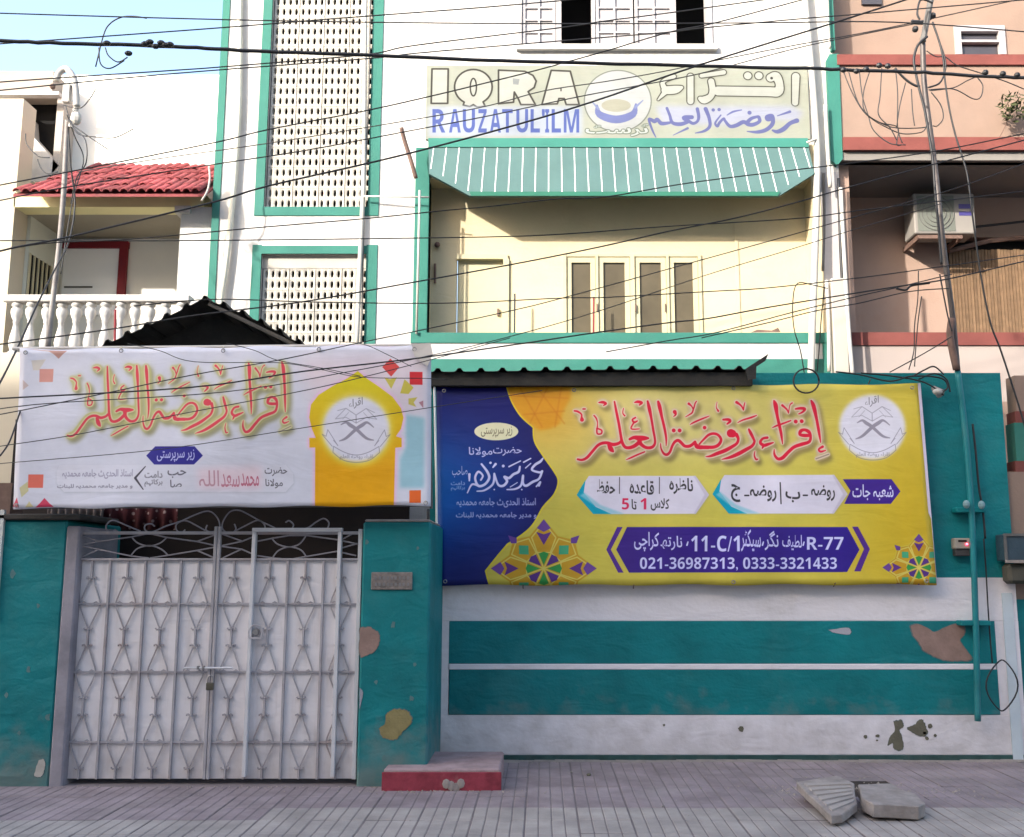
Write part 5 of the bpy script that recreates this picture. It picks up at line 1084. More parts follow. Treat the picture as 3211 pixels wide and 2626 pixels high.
# balustrade
bdz = 10.75; zr1, zr0 = zz(932, bdz), zz(950, bdz)
BA = thing('balustrade', (xx(280,940,bdz), yy(bdz), zr0), 'white balustrade of turned concrete balusters on the beige house', 'balustrade')
MB().box(xx(18,940,bdz), xx(600,940,bdz), yy(bdz)-.07, yy(bdz)+.09, zr0, zr1+.01).build('hand_rail', M['white'], BA, bevel=.008)
MB().box(xx(-30,1120,bdz), xx(600,1120,bdz), yy(bdz)-.09, yy(bdz)+.11, zz(1240, bdz), zz(1112, bdz)).build('base_rail', M['white'], BA)
H_ = zr0-zz(1112, bdz); prof = [(.058,0),(.058,.05),(.035,.06),(.05,.12),(.062,.22),(.05,.36),(.03,.52),(.026,.60),(.036,.62),(.03,.65),(.05,.72),(.062,.80),(.06,.87),(.035,.92),(.058,.93),(.058,1)]
zb0 = zz(1112, bdz); bl = None
for k in range(13):
    x = xx(50+k*46.6, 1000, bdz)
    if bl is None: bl = MB().lathe(x, yy(bdz)+.01, [(r, zb0+t*H_) for r, t in prof], 12).build('baluster', M['white'], BA, smooth=True, loc=(x, yy(bdz)+.01, zb0))
    else: o = dup(bl, 'baluster', BA); o.location = Vector((x+random.uniform(-.006,.006), yy(bdz)+.01, zb0))-BA.location; o.rotation_euler = (random.uniform(-.015,.015), random.uniform(-.02,.02), random.uniform(0,3)); o.scale = (random.uniform(.94,1.04),)*2+(1,)
MB().tube([P(362, 972, bdz-.12), P(360, 1080, bdz-.12)], .012, 6).build('rod', M['redframe'], BA)
# tiled canopy: sloping bed with rows of half-round tiles
ca, cb_ = ld-.38, 11.9                           # eave and ridge distance
ze, zrg = zz(604, ca), zz(522, cb_)
xe0, xe1 = xx(42, 604, ca), xx(628, 604, ca); xr0_, xr1_ = xx(330, 522, cb_), lx_r-.02
TC = thing('tiled_canopy', ((xe0+xe1)/2, yy(ca), ze), 'red clay tiled canopy over the balcony of the beige house', 'canopy')
MB().add([(xe0, yy(ca), ze-.02), (xe1+.05, yy(ca), ze-.02), (xr1_, yy(cb_), zrg-.02), (xr0_, yy(cb_), zrg-.02), (xe0, yy(ca), ze-.05), (xe1+.05, yy(ca), ze-.05), (xr1_, yy(cb_), zrg-.05), (xr0_, yy(cb_), zrg-.05)],
         [(0,1,2,3),(7,6,5,4),(0,4,5,1),(1,5,6,2),(2,6,7,3),(3,7,4,0)]).build('canopy_bed', M['rust_tile'], TC)
nc, nr_ = 21, 5; tile0 = None; L_ = math.hypot(cb_-ca, zrg-ze)/nr_; ang = math.atan2(zrg-ze, cb_-ca); pw = (xe1-xe0)/nc
def tile():
    b = MB(); r = pw*.5; n = 6; vs = []
    for y0 in (0, L_*1.06):
        rr = r*(1.04 if y0 == 0 else .9)
        vs += [(rr*math.cos(math.pi*k/n), y0, rr*.8*math.sin(math.pi*k/n)+(0.012 if y0 == 0 else 0)) for k in range(n+1)]
        vs += [((rr-.012)*math.cos(math.pi*k/n), y0, (rr-.012)*.8*math.sin(math.pi*k/n)+(0.012 if y0 == 0 else 0)-.004) for k in range(n+1)]
    m = n+1; fs = []
    for k in range(n): fs += [(k, k+1, 2*m+k+1, 2*m+k), (m+k+1, m+k, 3*m+k, 3*m+k+1), (k+1, k, m+k, m+k+1)]
    return b.add(vs, fs)
for r in range(nr_):
    t = r/nr_; xa = xe0+(xr0_-xe0)*t; 
    for c in range(nc+2):
        x = xe0+pw*(c+.5)+( .0)
        if x < xa-.02 or x > xe1+(xr1_-xe1)*t+.03: continue
        if tile0 is None:
            tb = tile(); tb.v = [(p[0]+TC.location.x, p[1]+TC.location.y, p[2]+TC.location.z) for p in tb.v]; tile0 = tb.build('roof_tile', M['rust_tile'], TC, smooth=True); o = tile0
        else: o = dup(tile0, 'roof_tile', TC)
        o.location = Vector((x, yy(ca)+(cb_-ca)*t-.01, ze+(zrg-ze)*t-.005))-TC.location; o.rotation_euler = (ang+random.uniform(-.04,.04), random.uniform(-.05,.05), random.uniform(-.04,.04)); o.scale = (1, random.uniform(.95,1.06), random.uniform(.85,1.1))
# upper storey: parapet, moulding, black panel for the shaded stair recess at left
MB().box(xx(-300,250,ld+.9), xx(192,250,ld+.9), yy(ld+.7), yy(ld+1.05), zz(300, ld+.8), zz(236, ld+.8)).build('roof_slab', mat('warm_grey_slab', (.36,.31,.27,1), .9, .1, 2, .2), LN)
MB().box(xx(-300,303,ld+.7), xx(196,303,ld+.7), yy(ld+.6), yy(ld+.7), zz(309, ld+.7), zz(299, ld+.7)).build('moulding', M['white'], LN)
a_ = [P(0,312,lbk-.04), P(178,312,lbk-.04), P(176,508,lbk-.04), P(88,405,lbk-.04), P(70,345,lbk-.04), P(0,312,lbk-.04)]
MB().prism([(p.x, p.z) for p in [P(74,312,lbk-.04), P(184,312,lbk-.04), P(176,508,lbk-.04), P(110,440,lbk-.04), P(70,370,lbk-.04)]], yy(lbk)-.04, yy(lbk)-.001).build('stair_recess_shade', M['dark'], LN)  # flat black panel, shade of the stair recess painted as its colour
MB().prism([(p.x, p.z) for p in [P(-60,312,lbk-.4), P(40,315,lbk-.4), P(76,352,lbk-.4), P(80,405,lbk-.4), P(172,510,lbk-.4), P(130,560,lbk-.4), P(-60,560,lbk-.4)]], yy(lbk)-.3, yy(lbk)-.05).build('stair_flank', M['white'], LN)
MB().box(xx(180,400,lbk-.25), xx(202,400,lbk-.25), yy(lbk)-.3, yy(lbk)-.001, zz(560,lbk-.25), zz(303,lbk-.25)).build('stair_post', M['beige'], LN)
MB().box(xx(-300,1300,ld-.6), xx(75,1300,ld-.6), yy(ld-.6), yy(ld-.4), 0, zz(1110, ld-.6)).build('lower_wall', M['cream_low'], LN)
MB().box(xx(-60,1570,8.2), xx(34,1570,8.2), yy(8.2), yy(8.4), 0, zz(1515, 8.2)).build('low_shed_wall', M['brown'], LN)
# washing and lace seen over the gate
cl = MB(); X0c, X1c = xx(150,1600,8.9), xx(326,1600,8.9)
n = 40; vs = []
for j in range(2):
    for i in range(n+1): vs.append((X0c+(X1c-X0c)*i/n, yy(8.9)+.03*math.sin(i*1.25), zz((1560,1642)[j], 8.9)))
cl.add(vs, [(i, n+1+i, n+2+i, i+1) for i in range(n)]); o = cl.build('striped_curtain', mat('pale_brown_cloth', (.20,.155,.145,1), .9, .2, 20), smooth=True); so = o.modifiers.new('t','SOLIDIFY'); so.thickness = .003
tag(o, 'pleated beige cloth hanging behind the gate at the left', 'curtain')
cl = MB(); X0c, X1c = xx(326,1600,9.0), xx(560,1600,9.0); vs = []
for j in range(2):
    for i in range(n+1): vs.append((X0c+(X1c-X0c)*i/n, yy(9.0)+.02*math.sin(i*.9), zz((1560,1662)[j], 9.0)))
cl.add(vs, [(i, n+1+i, n+2+i, i+1) for i in range(n)])
mm = mat('dark_red_floral_cloth', (.06,.012,.016,1), .9, .2, 20); N_ = mm.node_tree; vo = N_.nodes.new('ShaderNodeTexVoronoi'); vo.inputs['Scale'].default_value = 17; cr = N_.nodes.new('ShaderNodeValToRGB'); cr.color_ramp.elements[0].position = .16; cr.color_ramp.elements[0].color = (.30,.22,.22,1); cr.color_ramp.elements[1].position = .3; cr.color_ramp.elements[1].color = (.05,.01,.014,1)
gg = N_.nodes.new('ShaderNodeNewGeometry'); N_.links.new(gg.outputs['Position'], vo.inputs[0]); N_.links.new(vo.outputs[0], cr.inputs[0]); N_.links.new(cr.outputs[0], N_.nodes['Principled BSDF'].inputs['Base Color'])
o = cl.build('floral_curtain', mm, smooth=True); so = o.modifiers.new('t','SOLIDIFY'); so.thickness = .003
tag(o, 'dark red cloth with pale flowers hanging behind the gate', 'curtain')
# ================================================================ right neighbour
nd = 10.85; ny = yy(nd); nb = 12.0
nx0 = hx1+.02; nx1 = 12.0
RN = thing('salmon_house', (5.5, ny, 0), 'salmon neighbouring house with brick red bands on the right', 'house')
RB = lambda name, v0, v1, dd, th, m, x0=None, x1=None, yo=0: MB().box(nx0 if x0 is None else x0, nx1 if x1 is None else x1, yy(dd)+yo, yy(dd)+yo+th, zz(v1, dd), zz(v0, dd)).build(name, M[m] if isinstance(m, str) else m, RN)
wX0, wX1 = xx(2992, 130, nd+.3), xx(3150, 130, nd+.3); wz0, wz1 = zz(174, nd+.3), zz(84, nd+.3); U = nd+.3
MB().box(nx0, wX0, yy(U), yy(U)+.2, wz0-.3, 9.8).build('upper_wall', M['salmon'], RN); MB().box(wX1, nx1, yy(U), yy(U)+.2, wz0-.3, 9.8).build('upper_wall', M['salmon'], RN)
MB().box(wX0, wX1, yy(U), yy(U)+.2, wz1, 9.8).build('upper_wall', M['salmon'], RN); MB().box(wX0, wX1, yy(U), yy(U)+.2, wz0-.3, wz0).build('upper_wall', M['salmon'], RN)
nw = thing('white_framed_window', (0,0,0)); nw.parent = RN; nw.location = Vector(((wX0+wX1)/2, yy(U), wz0))-RN.location
fw = .075
for a, b, c_, d_ in ((wX0,wX0+fw,wz0,wz1),(wX1-fw,wX1,wz0,wz1),(wX0+fw,wX1-fw,wz1-fw,wz1),(wX0+fw,wX1-fw,(wz0+wz1)/2-.03,(wz0+wz1)/2)): MB().box(a, b, yy(U)-.03, yy(U)+.06, c_, d_).build('window_frame', M['frame_w'], nw)
zm_ = (wz0+wz1)/2
for za2, zb2 in ((wz0, zm_-.03), (zm_, wz1-fw)): MB().box(wX0+fw, wX1-fw, yy(U)+.03, yy(U)+.035, za2, zb2).build('pane', M['glassd'], nw)
MB().box(xx(2700,5,U), xx(2762,5,U), yy(U)-.03, yy(U)-.001, zz(18, U), 9.2).build('ventilator', M['glassd'], RN)
RB('red_band', 175, 207, nd, .30, 'red', yo=-.03); RB('balcony_front', 207, 436, nd, .2, 'salmon'); RB('red_band', 436, 476, nd, .22, 'red', yo=-.05, x0=nx0+.02)
zsl = zz(477, nd)
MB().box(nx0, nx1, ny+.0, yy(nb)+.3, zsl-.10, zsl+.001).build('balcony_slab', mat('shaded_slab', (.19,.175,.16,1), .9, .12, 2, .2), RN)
MB().box(nx0, nx1, ny+.06, ny+.14, zz(498, nd), zsl-.1).build('slab_nib', M['grey'], RN)
wall_x = xx(2978, 900, nb); wall_x1 = xx(3260, 900, nb)
mid_m = mat('rose_brown_paint', (.34,.235,.185,1), .9, .08, 1.6, .25, 40, (.3,.16,.1,1), .35)
MB().box(nx0, wall_x, yy(nb), yy(nb)+.2, 0, zsl-.1).build('recess_wall', mid_m, RN); MB().box(wall_x1, nx1, yy(nb), yy(nb)+.2, 0, zsl-.1).build('recess_wall', mid_m, RN)
MB().box(wall_x, wall_x1, yy(nb), yy(nb)+.2, zz(745, nb), zsl-.1).build('recess_wall', mid_m, RN)
MB().box(wall_x, wall_x1, yy(nb)+.15, yy(nb)+.2, 0, zz(745, nb)).build('dark_room', M['dark'], RN)
MB().box(nx0-.02, nx0+.12, ny+.14, yy(nb), 0, zsl-.1).build('recess_side_wall', mid_m, RN)
RB('red_band', 1044, 1084, nd, .2, 'red', yo=-.02); RB('cream_parapet', 1084, 1260, nd, .2, mat('pinkish_cream', (.33,.275,.25,1), .9, .05, 2, .1))
MB().box(nx0, nx1, ny, ny+.2, 0, zz(1260, nd)).build('lower_storey', M['salmon'], RN)
blind = thing('bamboo_blind', (wall_x, yy(nb), zz(1000, nb)), 'brown bamboo blind hanging in the window of the salmon house', 'blind')
x = wall_x+.01; k = 0
while x < wall_x1:
    w = .040; MB().box(x, x+w-.006, yy(nb)-.02-(k%2)*.004, yy(nb)-.008, zz(1120, nb), zz(783, nb)-random.uniform(0,.015)).build('slat', M['bamboo'], blind); x += w; k += 1
MB().tube([P(2976, 728, nb-.15), P(3060, 712, nb-.2), P(3260, 690, nb-.2)], .016, 6).build('blind_cord', M['black'], blind)
MB().tube([P(2976, 788, nb-.1), P(3100, 756, nb-.1), P(3260, 740, nb-.1)], .03, 6).build('head_rail', M['brown'], blind)
# hanging plant
hp = thing('hanging_plant', P(3170, 330, nd-.15), 'straggly green plant trailing over the salmon balcony front at the right edge', 'plant')
rl = random.Random(8); lf = None; hb0 = MB()
for k in range(170):
    a = rl.uniform(0, 6.28); r = rl.random()**.7; c = P(3178+50*r*math.cos(a), 335+48*r*math.sin(a), nd-.12-rl.random()*.15)
    v = Vector((rl.uniform(-1,1), rl.uniform(-1,.2), rl.uniform(-1,1))).normalized(); w = v.orthogonal().normalized(); s = rl.uniform(.03,.055)
    hb0.add([c-v*s, c+w*s*.4, c+v*s, c-w*s*.4], [(0,1,2,3)])
o = hb0.build('foliage', M['leaf'], hp); o['kind'] = 'stuff'
MB().tube(smooth_pts([tuple(P(3200,300,nd-.1)), tuple(P(3175,340,nd-.15)), tuple(P(3150,400,nd-.1)), tuple(P(3135,430,nd-.08))], 4), .005, 5).build('stem', M['brown'], hp)
# air conditioner
acd = nb-.5
A_c = thing('air_conditioner', P(2952, 700, acd), 'beige outdoor air-conditioning unit on a bracket under the salmon balcony', 'air conditioner')
ax0, ax1, az0, az1 = xx(2866, 670, acd), xx(3058, 670, acd), zz(733, acd), zz(607, acd)
MB().box(ax0, ax1, yy(acd), yy(acd)+.34, az0, az1).build('casing', M['ac'], A_c, bevel=.012)
gxr_ = ax0+(ax1-ax0)*.66
MB().box(ax0+.04, gxr_, yy(acd)-.006, yy(acd)-.001, az0+.03, az1-.03).build('grille_recess', mat('grey_grille', (.14,.15,.13,1), .7), A_c)
fc = Vector(((ax0+.04+gxr_)/2, yy(acd)-.012, (az0+az1)/2)); R0 = (az1-az0)*.42
for r in (.3,.55,.8,1.0): MB().tube([(fc.x+R0*r*math.cos(t), fc.y, fc.z+R0*r*math.sin(t)) for t in np.linspace(0, 6.283, 25)], .004, 4, cap=False).build('grille_ring', M['greypipe'], A_c)
for v0, v1 in ((641,655),(664,677)): MB().box(xx(3006,650,acd), xx(3044,650,acd), yy(acd)-.004, yy(acd)-.001, zz(v1, acd), zz(v0, acd)).build('label_stripe', M['ind'], A_c)
MB().box(ax0+.03, ax0+.06, yy(acd)+.02, yy(nb), az0-.07, az0-.013).build('bracket', M['brown'], A_c); MB().box(ax1-.2, ax1-.17, yy(acd)+.02, yy(nb), az0-.07, az0-.013).build('bracket', M['brown'], A_c)
MB().box(ax0+.03, ax1-.17, yy(acd)+.0, yy(acd)+.019, az0-.06, az0-.02).build('bracket_rail', M['brown'], A_c)
# neighbour's street wall at the right edge
sw = thing('street_wall', (xx(3230, 1900, 8.8), yy(8.82), 0), 'salmon and green street wall of the right neighbour at the picture edge', 'wall')
X0_ = xx(3182, 1900, 8.8)+.0
for v0, v1, m in ((1178,1290,'salmon'),(1290,1326,'red'),(1326,1446,'teal_up'),(1446,1480,'red'),(1480,1880,'salmon'),(1880,2400,'teal')):
    MB().box(xx(3186,(v0+v1)/2,8.82) if v0 < 1480 else X0_, 8, yy(8.83), yy(9.0), max(zz(v1, 8.83), -.02), zz(v0, 8.83)).build('painted_band', M[m], sw)
# ================================================================ meters and fittings on the wall
wy = yy(8.8)
mt = thing('electric_meter', P(3016, 1712, 8.72), 'small grey electricity meter with a glowing red light beside the yellow banner', 'meter')
mx0, mx1 = xx(2994, 1712, 8.72), xx(3046, 1712, 8.72)
MB().box(mx0, mx1, wy-.085, wy-.001, zz(1722, 8.72), zz(1688, 8.72)).build('meter_case', mat('meter_grey', (.30,.27,.22,1), .6, .1, 8), mt, bevel=.008)
MB().box(mx0+.008, mx1-.004, wy-.07, wy-.001, zz(1744, 8.72), zz(1722, 8.72)-.001).build('terminal_cover', mat('meter_dark', (.05,.045,.045,1), .5), mt, bevel=.005)
MB().box(mx0+.03, mx1-.04, wy-.088, wy-.0851, zz(1700, 8.72), zz(1694, 8.72)).build('display', M['dark'], mt)
e = bpy.data.materials.new('red_led'); e.use_nodes = True; e.node_tree.nodes['Principled BSDF'].inputs['Emission Color'].default_value = (1,.02,.08,1); e.node_tree.nodes['Principled BSDF'].inputs['Emission Strength'].default_value = 4
MB().ball(P(3032, 1707, 8.8-.09), .010, 8, 5).build('red_light', e, mt)
mt2 = thing('meter_box', P(3190, 1760, 8.6), 'glass-fronted meter box with a dark lower cover, cropped by the right edge', 'meter box')
qx0, qx1 = xx(3148, 1715, 8.62), xx(3290, 1715, 8.62)
MB().box(qx0, qx1, wy-.2, wy-.021, zz(1760, 8.62), zz(1676, 8.62)).build('case', mat('smoked_case', (.035,.06,.08,1), .3, .2, 6, spec=.5), mt2, bevel=.01)
MB().box(qx0-.01, qx1, wy-.215, wy-.2001, zz(1682, 8.62), zz(1674, 8.62)).build('case_rim', M['greypipe'], mt2); MB().box(qx0-.01, qx1, wy-.215, wy-.2001, zz(1766, 8.62), zz(1757, 8.62)).build('case_rim', M['concrete'], mt2); MB().box(qx0-.01, qx0+.012, wy-.214, wy-.2001, zz(1757, 8.62)+.001, zz(1682, 8.62)-.001).build('case_rim', M['greypipe'], mt2)
MB().box(qx0+.03, qx1, wy-.17, wy-.021, zz(1832, 8.62), zz(1768, 8.62)).build('lower_cover', mat('khaki_cover', (.07,.065,.05,1), .7, .25, 8), mt2, bevel=.03)
# ================================================================ service poles
def pole(name, L, r, mats, lbl, cat):
    T = thing(name, P(*L[0]), lbl, cat); return T
sp = thing('service_pole', P(3062, 2270, 8.66), 'tall leaning service pipe, painted teal below the wall top, crowded with cables', 'pole')
L1 = [(3066,2262,8.70),(3063,2100,8.70),(3058,1900,8.70),(3046,1600,8.70),(3026,1350,8.70),(3003,1165,8.70)]
MB().tube(smooth_pts([tuple(P(*p)) for p in L1], 5), .026, 10).build('painted_pipe', mat('teal_gloss_pipe', (.012,.17,.19,1), .4, .2, 5, .05, dirt=(.1,.2,.2,1), dirt_amt=.5), sp, smooth=True)
L2 = [(3003,1165,8.70),(2988,1000,8.68),(2968,850,8.65),(2950,700,8.62),(2936,560,8.6),(2918,420,8.58),(2898,260,8.56),(2893,120,8.55)]
MB().tube(smooth_pts([tuple(P(*p)) for p in L2], 5), .024, 10).build('grey_pipe', mat('aged_galvanised', (.10,.085,.08,1), .5, .3, 7, .1, metal=.3), sp, smooth=True)
MB().tube(smooth_pts([tuple(P(*p)) for p in ((2985,1000,8.66),(2980,1060,8.66),(3000,1160,8.68))], 4), .034, 8).build('taped_joint', M['brown'], sp, smooth=True)
for u, v in ((3046,1600),(3060,1955)): MB().box(xx(u-48,v,8.7), xx(u+46,v,8.7), wy-.11, wy-.0, zz(v+8,8.7), zz(v-8,8.7)).build('clamp', M['teal'], sp, bevel=.006)
for u, v in ((3030,1582),(3078,1584)): MB().ball(P(u, v, 8.64), (.030,.03,.038), 8, 5).build('insulator', mat('pale_porcelain', (.16,.26,.28,1), .5), sp)
for u, v, rr in ((2870,92,.03),(2925,50,.03),(2862,68,.018)): MB().ball(P(u, v, 8.5), rr, 8, 5).build('insulator', M['black'], sp)
MB().tube([P(2858,70,8.5), P(2895,72,8.5), P(2930,48,8.5)], .02, 6).build('cross_arm', M['black'], sp)
MB().tube([P(2894,130,8.5), P(2930,-60,8.45)], .028, 8).build('top_stub', M['greypipe'], sp)
lp_ = thing('service_pole', P(165, 1085, 9.6), 'white topped service pipe with a hooked end in front of the beige house', 'pole')
MB().tube(smooth_pts([tuple(P(u, v, 9.6)) for u, v in ((150,1095),(165,950),(185,780),(200,600),(208,450),(212,380))], 5), .026, 10).build('lower_pipe', mat('grimy_pipe', (.20,.18,.17,1), .5, .4, 5, .1, dirt=(.5,.47,.43,1), dirt_amt=.6), lp_, smooth=True)
MB().tube(smooth_pts([tuple(P(u, v, 9.55)) for u, v in ((240,335),(238,290),(232,250),(215,222),(200,218),(184,232),(176,255))], 6), .034, 10).build('hooked_head', M['pipe'], lp_, smooth=True)
MB().tube([P(240,335,9.56), P(222,400,9.58)], .028, 8).build('neck', M['pipe'], lp_)
MB().box(xx(196,290,9.5), xx(216,290,9.5), yy(9.5), yy(9.56), zz(318,9.5), zz(262,9.5)).build('switch_plate', M['pipe'], lp_)
MB().ball(P(240, 372, 9.45), (.05,.05,.07), 8, 6).build('junction_pot', M['pipe'], lp_); MB().ball(P(165, 272, 9.5), .03, 7, 5).build('end_plug', M['brown'], lp_)
# ================================================================ overhead cables
CN = [0]
def cable(L, r, d0, d1, lbl, group='overhead cables crossing the street front', m='black', n=5, wob=0.0):
    k = len(L); u0, u1 = L[0][0], L[-1][0]; pts = []; r = (r*1.15 if 'white banner' in lbl else max(r*1.35, .0050)) if r < .0055 else r*1.08
    for i, p in enumerate(L):
        dd = p[2] if len(p) > 2 else d0+(d1-d0)*((p[0]-u0)/(u1-u0) if u1 != u0 else i/(k-1)); pts.append(tuple(P(p[0], p[1], dd)))
    pts = smooth_pts(pts, 6)
    if wob: pts = [(a+random.uniform(-wob,wob), b+random.uniform(-wob,wob), c+random.uniform(-wob,wob)) for a, b, c in pts]
    o = MB().tube(pts, r, n).build('overhead_cable', M[m], smooth=True); return tag(o, lbl, 'cable', group)
s_ = 1.5125
D = lambda L: [(a*s_, b*s_) for a, b in L]
cable([(-200,120)]+D([(0,85),(130,90),(360,97),(500,105),(760,115),(1100,128),(1450,137),(1700,143),(1800,147)])+[(2900,228),(3050,238),(3211,245),(3400,262)], .0125, 6.4, 7.6, 'thickest black cable, crossing the whole view just over the painted sign', wob=.003, n=7)
cable([(-200,860)]+D([(0,521),(150,490),(440,420),(560,385),(850,318),(1170,230),(1460,132),(1760,38),(2000,-40)]), .0058, 6.2, 6.8, 'stout black cable rising from lower left across the sign and sunshade to the upper right', n=6)
cable([(-200,34),(0,42),(700,62),(1300,72),(1900,75),(2400,72),(2800,70),(3211,100),(3400,118)], .0032, 6.8, 7.4, 'thin nearly level cable high across the lattice and the upper window')
cable([(-200,152),(0,138),(250,120),(700,87),(1100,55),(1500,25),(1900,-10)], .0032, 6.8, 7, 'thin cable climbing gently over the top of the lattice, left of the upper window')
cable([(-200,280),(0,258),(532,222),(700,210),(1145,172),(1300,143),(1760,87),(1900,66),(2120,38),(2500,-15)], .0032, 6.7, 7.2, 'thin cable passing the bottom of the first dark shutter gap')
cable([(-200,305),(0,284),(536,232),(1145,185),(1300,168),(1620,140),(1856,121),(2100,101),(2215,87),(2505,60),(2700,44),(3211,0)], .003, 6.9, 7.6, 'thin cable running along under the upper window sill')
cable([(-200,620),(0,581),(335,516),(685,445),(841,407),(1150,347),(1351,302),(1493,268),(1663,226),(1784,193),(1905,159),(2100,101),(2243,72),(2560,-12)], .0034, 6.6, 7.2, 'cable crossing the letters IQRA and rising past the upper window')
cable([(242,540),(500,498),(800,456),(1150,400),(1500,339),(1703,286),(1900,256),(2073,226),(2263,187),(2505,140),(2700,105),(2890,66),(3211,-5)], .0028, 8.9, 8.5, 'thin cable crossing the seal of the sign on its way to the right-hand pole')
cable([(-200,665),(0,629),(200,589),(645,520),(958,472),(1305,407),(1526,365),(1824,302),(2126,246),(2263,214),(2505,150),(2700,109),(2895,70)], .0034, 7.2, 8.5, 'cable crossing the blue painted letters and ending at the right-hand pole head')
cable([(60,775),(173,761),(403,751),(800,715),(1145,686),(1400,660),(1526,649),(1743,625),(1905,617),(2190,570),(2700,508),(2960,470),(3211,420),(3400,390)], .0036, 7.4, 7.6, 'cable running level below the sunshade edge')
cable([(-200,755),(0,755),(560,755),(1300,747),(1700,738),(2100,710),(2505,685),(2700,660),(3211,600),(3400,570)], .003, 7.6, 7.8, 'thin straight cable across the middle of the balcony back wall')
cable([(-200,1105),(0,1080),(359,1031),(600,991),(947,947),(1300,885),(1598,831),(1865,778),(2100,725),(2303,685),(2505,633),(2700,577),(3211,440),(3400,390)], .0042, 6.8, 7.4, 'cable from the balustrade up across the balcony windows to the right edge')
cable([(-200,1330),(0,1300),(300,1240),(600,1177),(882,1128),(1124,1076),(1300,1040),(1598,976),(1764,935),(2100,843),(2400,760),(2700,675),(3000,590),(3300,480)], .0034, 6.6, 7.4, 'cable rising from the white banner past the second window pane')
cable([(-200,1320),(100,1270),(700,1230),(1100,1165),(1360,1113),(1598,1056),(1865,980),(2215,863),(2455,790),(2700,714),(2950,640)], .0032, 6.7, 8.2, 'cable from the white banner top crossing the lower casements')
cable([(-200,1262),(0,1250),(600,1215),(950,1165),(1300,1125),(1643,1077),(1850,1046),(2100,1012),(2215,1000),(2411,964),(2637,927),(2814,899),(2975,875),(3211,820),(3400,780)], .0052, 7.0, 8.0, 'heavier cable crossing the top right of the white banner and the balcony coping')
cable([(420,960),(670,939),(1000,948),(1400,951),(1764,935),(1900,933),(2215,915),(2411,903),(2700,871),(2935,839),(3211,800)], .0036, 7.8, 8.5, 'level cable in front of the two standing rods, ending on the right-hand pole')
cable([(1900,1104),(2100,1068),(2243,1044),(2485,980),(2700,927),(2800,905),(2985,860)], .0028, 8.2, 8.5, 'thin cable from the wall top sheet up to the right-hand pole')
cable([(2200,1060),(2411,1012),(2560,975),(2700,950),(2850,915),(2975,905)], .0028, 8.3, 8.5, 'thin lowest cable from the balcony coping to the right-hand pole')
cable([(-100,1420),(0,1400),(230,1365),(560,1300),(930,1230),(1130,1185),(1345,1130),(1600,1060)], .003, 7.0, 7.3, 'thin cable slanting over the calligraphy of the white banner')
cable([(-100,1462),(50,1450),(500,1410),(900,1350),(1340,1280),(1700,1225)], .0026, 7.0, 7.3, 'thin cable slanting over the seal on the white banner')
cable([(400,1078),(500,1100),(610,1135),(870,1138),(1000,1158),(1130,1183),(1330,1187),(1400,1190)], .0026, 7.35, 7.5, 'slack thin cable sagging along the top of the white banner')
cable([(710,1076),(800,1100),(870,1130),(1010,1155),(1130,1180)], .0026, 7.4, 7.5, 'short thin cable dipping from the white banner pole')
cable([(1060,1072),(1140,1080),(1220,1115),(1290,1150)], .0024, 7.4, 7.5, 'short thin cable at the right end of the white banner top')
cable([(-60,1300),(0,1200),(60,1080),(117,955),(170,850),(215,760),(235,640),(222,520),(215,420)], .008, 7.6, 9.4, 'black cable dropping along the white topped pole and off to the lower left', 'cables on the left service pole')
cable([(0,1430),(30,1385),(60,1300),(100,1180)], .006, 7.3, 7.8, 'black cable end curling in at the left of the white banner', 'cables on the left service pole')
for i, L in enumerate(([(205,330),(230,400),(268,440),(270,510),(240,560),(222,640)],[(215,375),(245,420),(300,430),(360,432),(418,405)],[(210,360),(235,430),(262,500),(235,600),(215,700),(190,860)],[(200,330),(250,340),(282,310),(300,280)],[(80,420),(85,455),(120,490),(155,495)],[(118,500),(130,530),(150,545),(180,540)],[(230,395),(280,430),(310,450),(340,470)])):
    cable(L, .0042, 9.5, 9.4, ['loop of cable hanging from the left pole head','cable from the left pole looping right to a bracket','dark cable running down the left pole over the red tiles','short cable curling up beside the hooked pole head','slack cable under the dark stair opening','lowest slack cable left of the tiled canopy','thin cable trailing right of the left pole head'][i], 'cables on the left service pole')
for i, L in enumerate(([(300,210),(325,110),(345,75),(380,55),(420,52),(460,58)],[(310,150),(315,200),(345,215),(390,190)],[(330,150),(340,175),(370,195),(400,180)])):
    cable(L, .004, 7.2, 7.2, ['tall arc of wire against the sky at the upper left','small loop of wire under the thick cable against the sky','second small loop of wire against the sky'][i], 'wires tangled at the upper left')
jb = thing('cable_splice', P(490, 142, 6.4), 'pale knotted cable splices on the thickest cable against the sky', 'cable splice')
for u, v in ((455,138),(470,132),(488,146),(505,135),(520,142),(533,140),(335,136),(403,168)): MB().ball(P(u, v, 6.36), (.028,.02,.018), 7, 5).build('knot', M['black'], jb)
jb2 = thing('cable_splice', P(2700, 225, 7.3), 'row of black cable splices hanging under the thickest cable near the right pole', 'cable splice')
for u, v in ((2645,220),(2686,224),(2716,218),(2757,206),(2784,208),(3090,228),(3145,232),(3190,236)): MB().ball(P(u, v, 7.3), (.026,.02,.022), 7, 5).build('knot', M['black'], jb2)
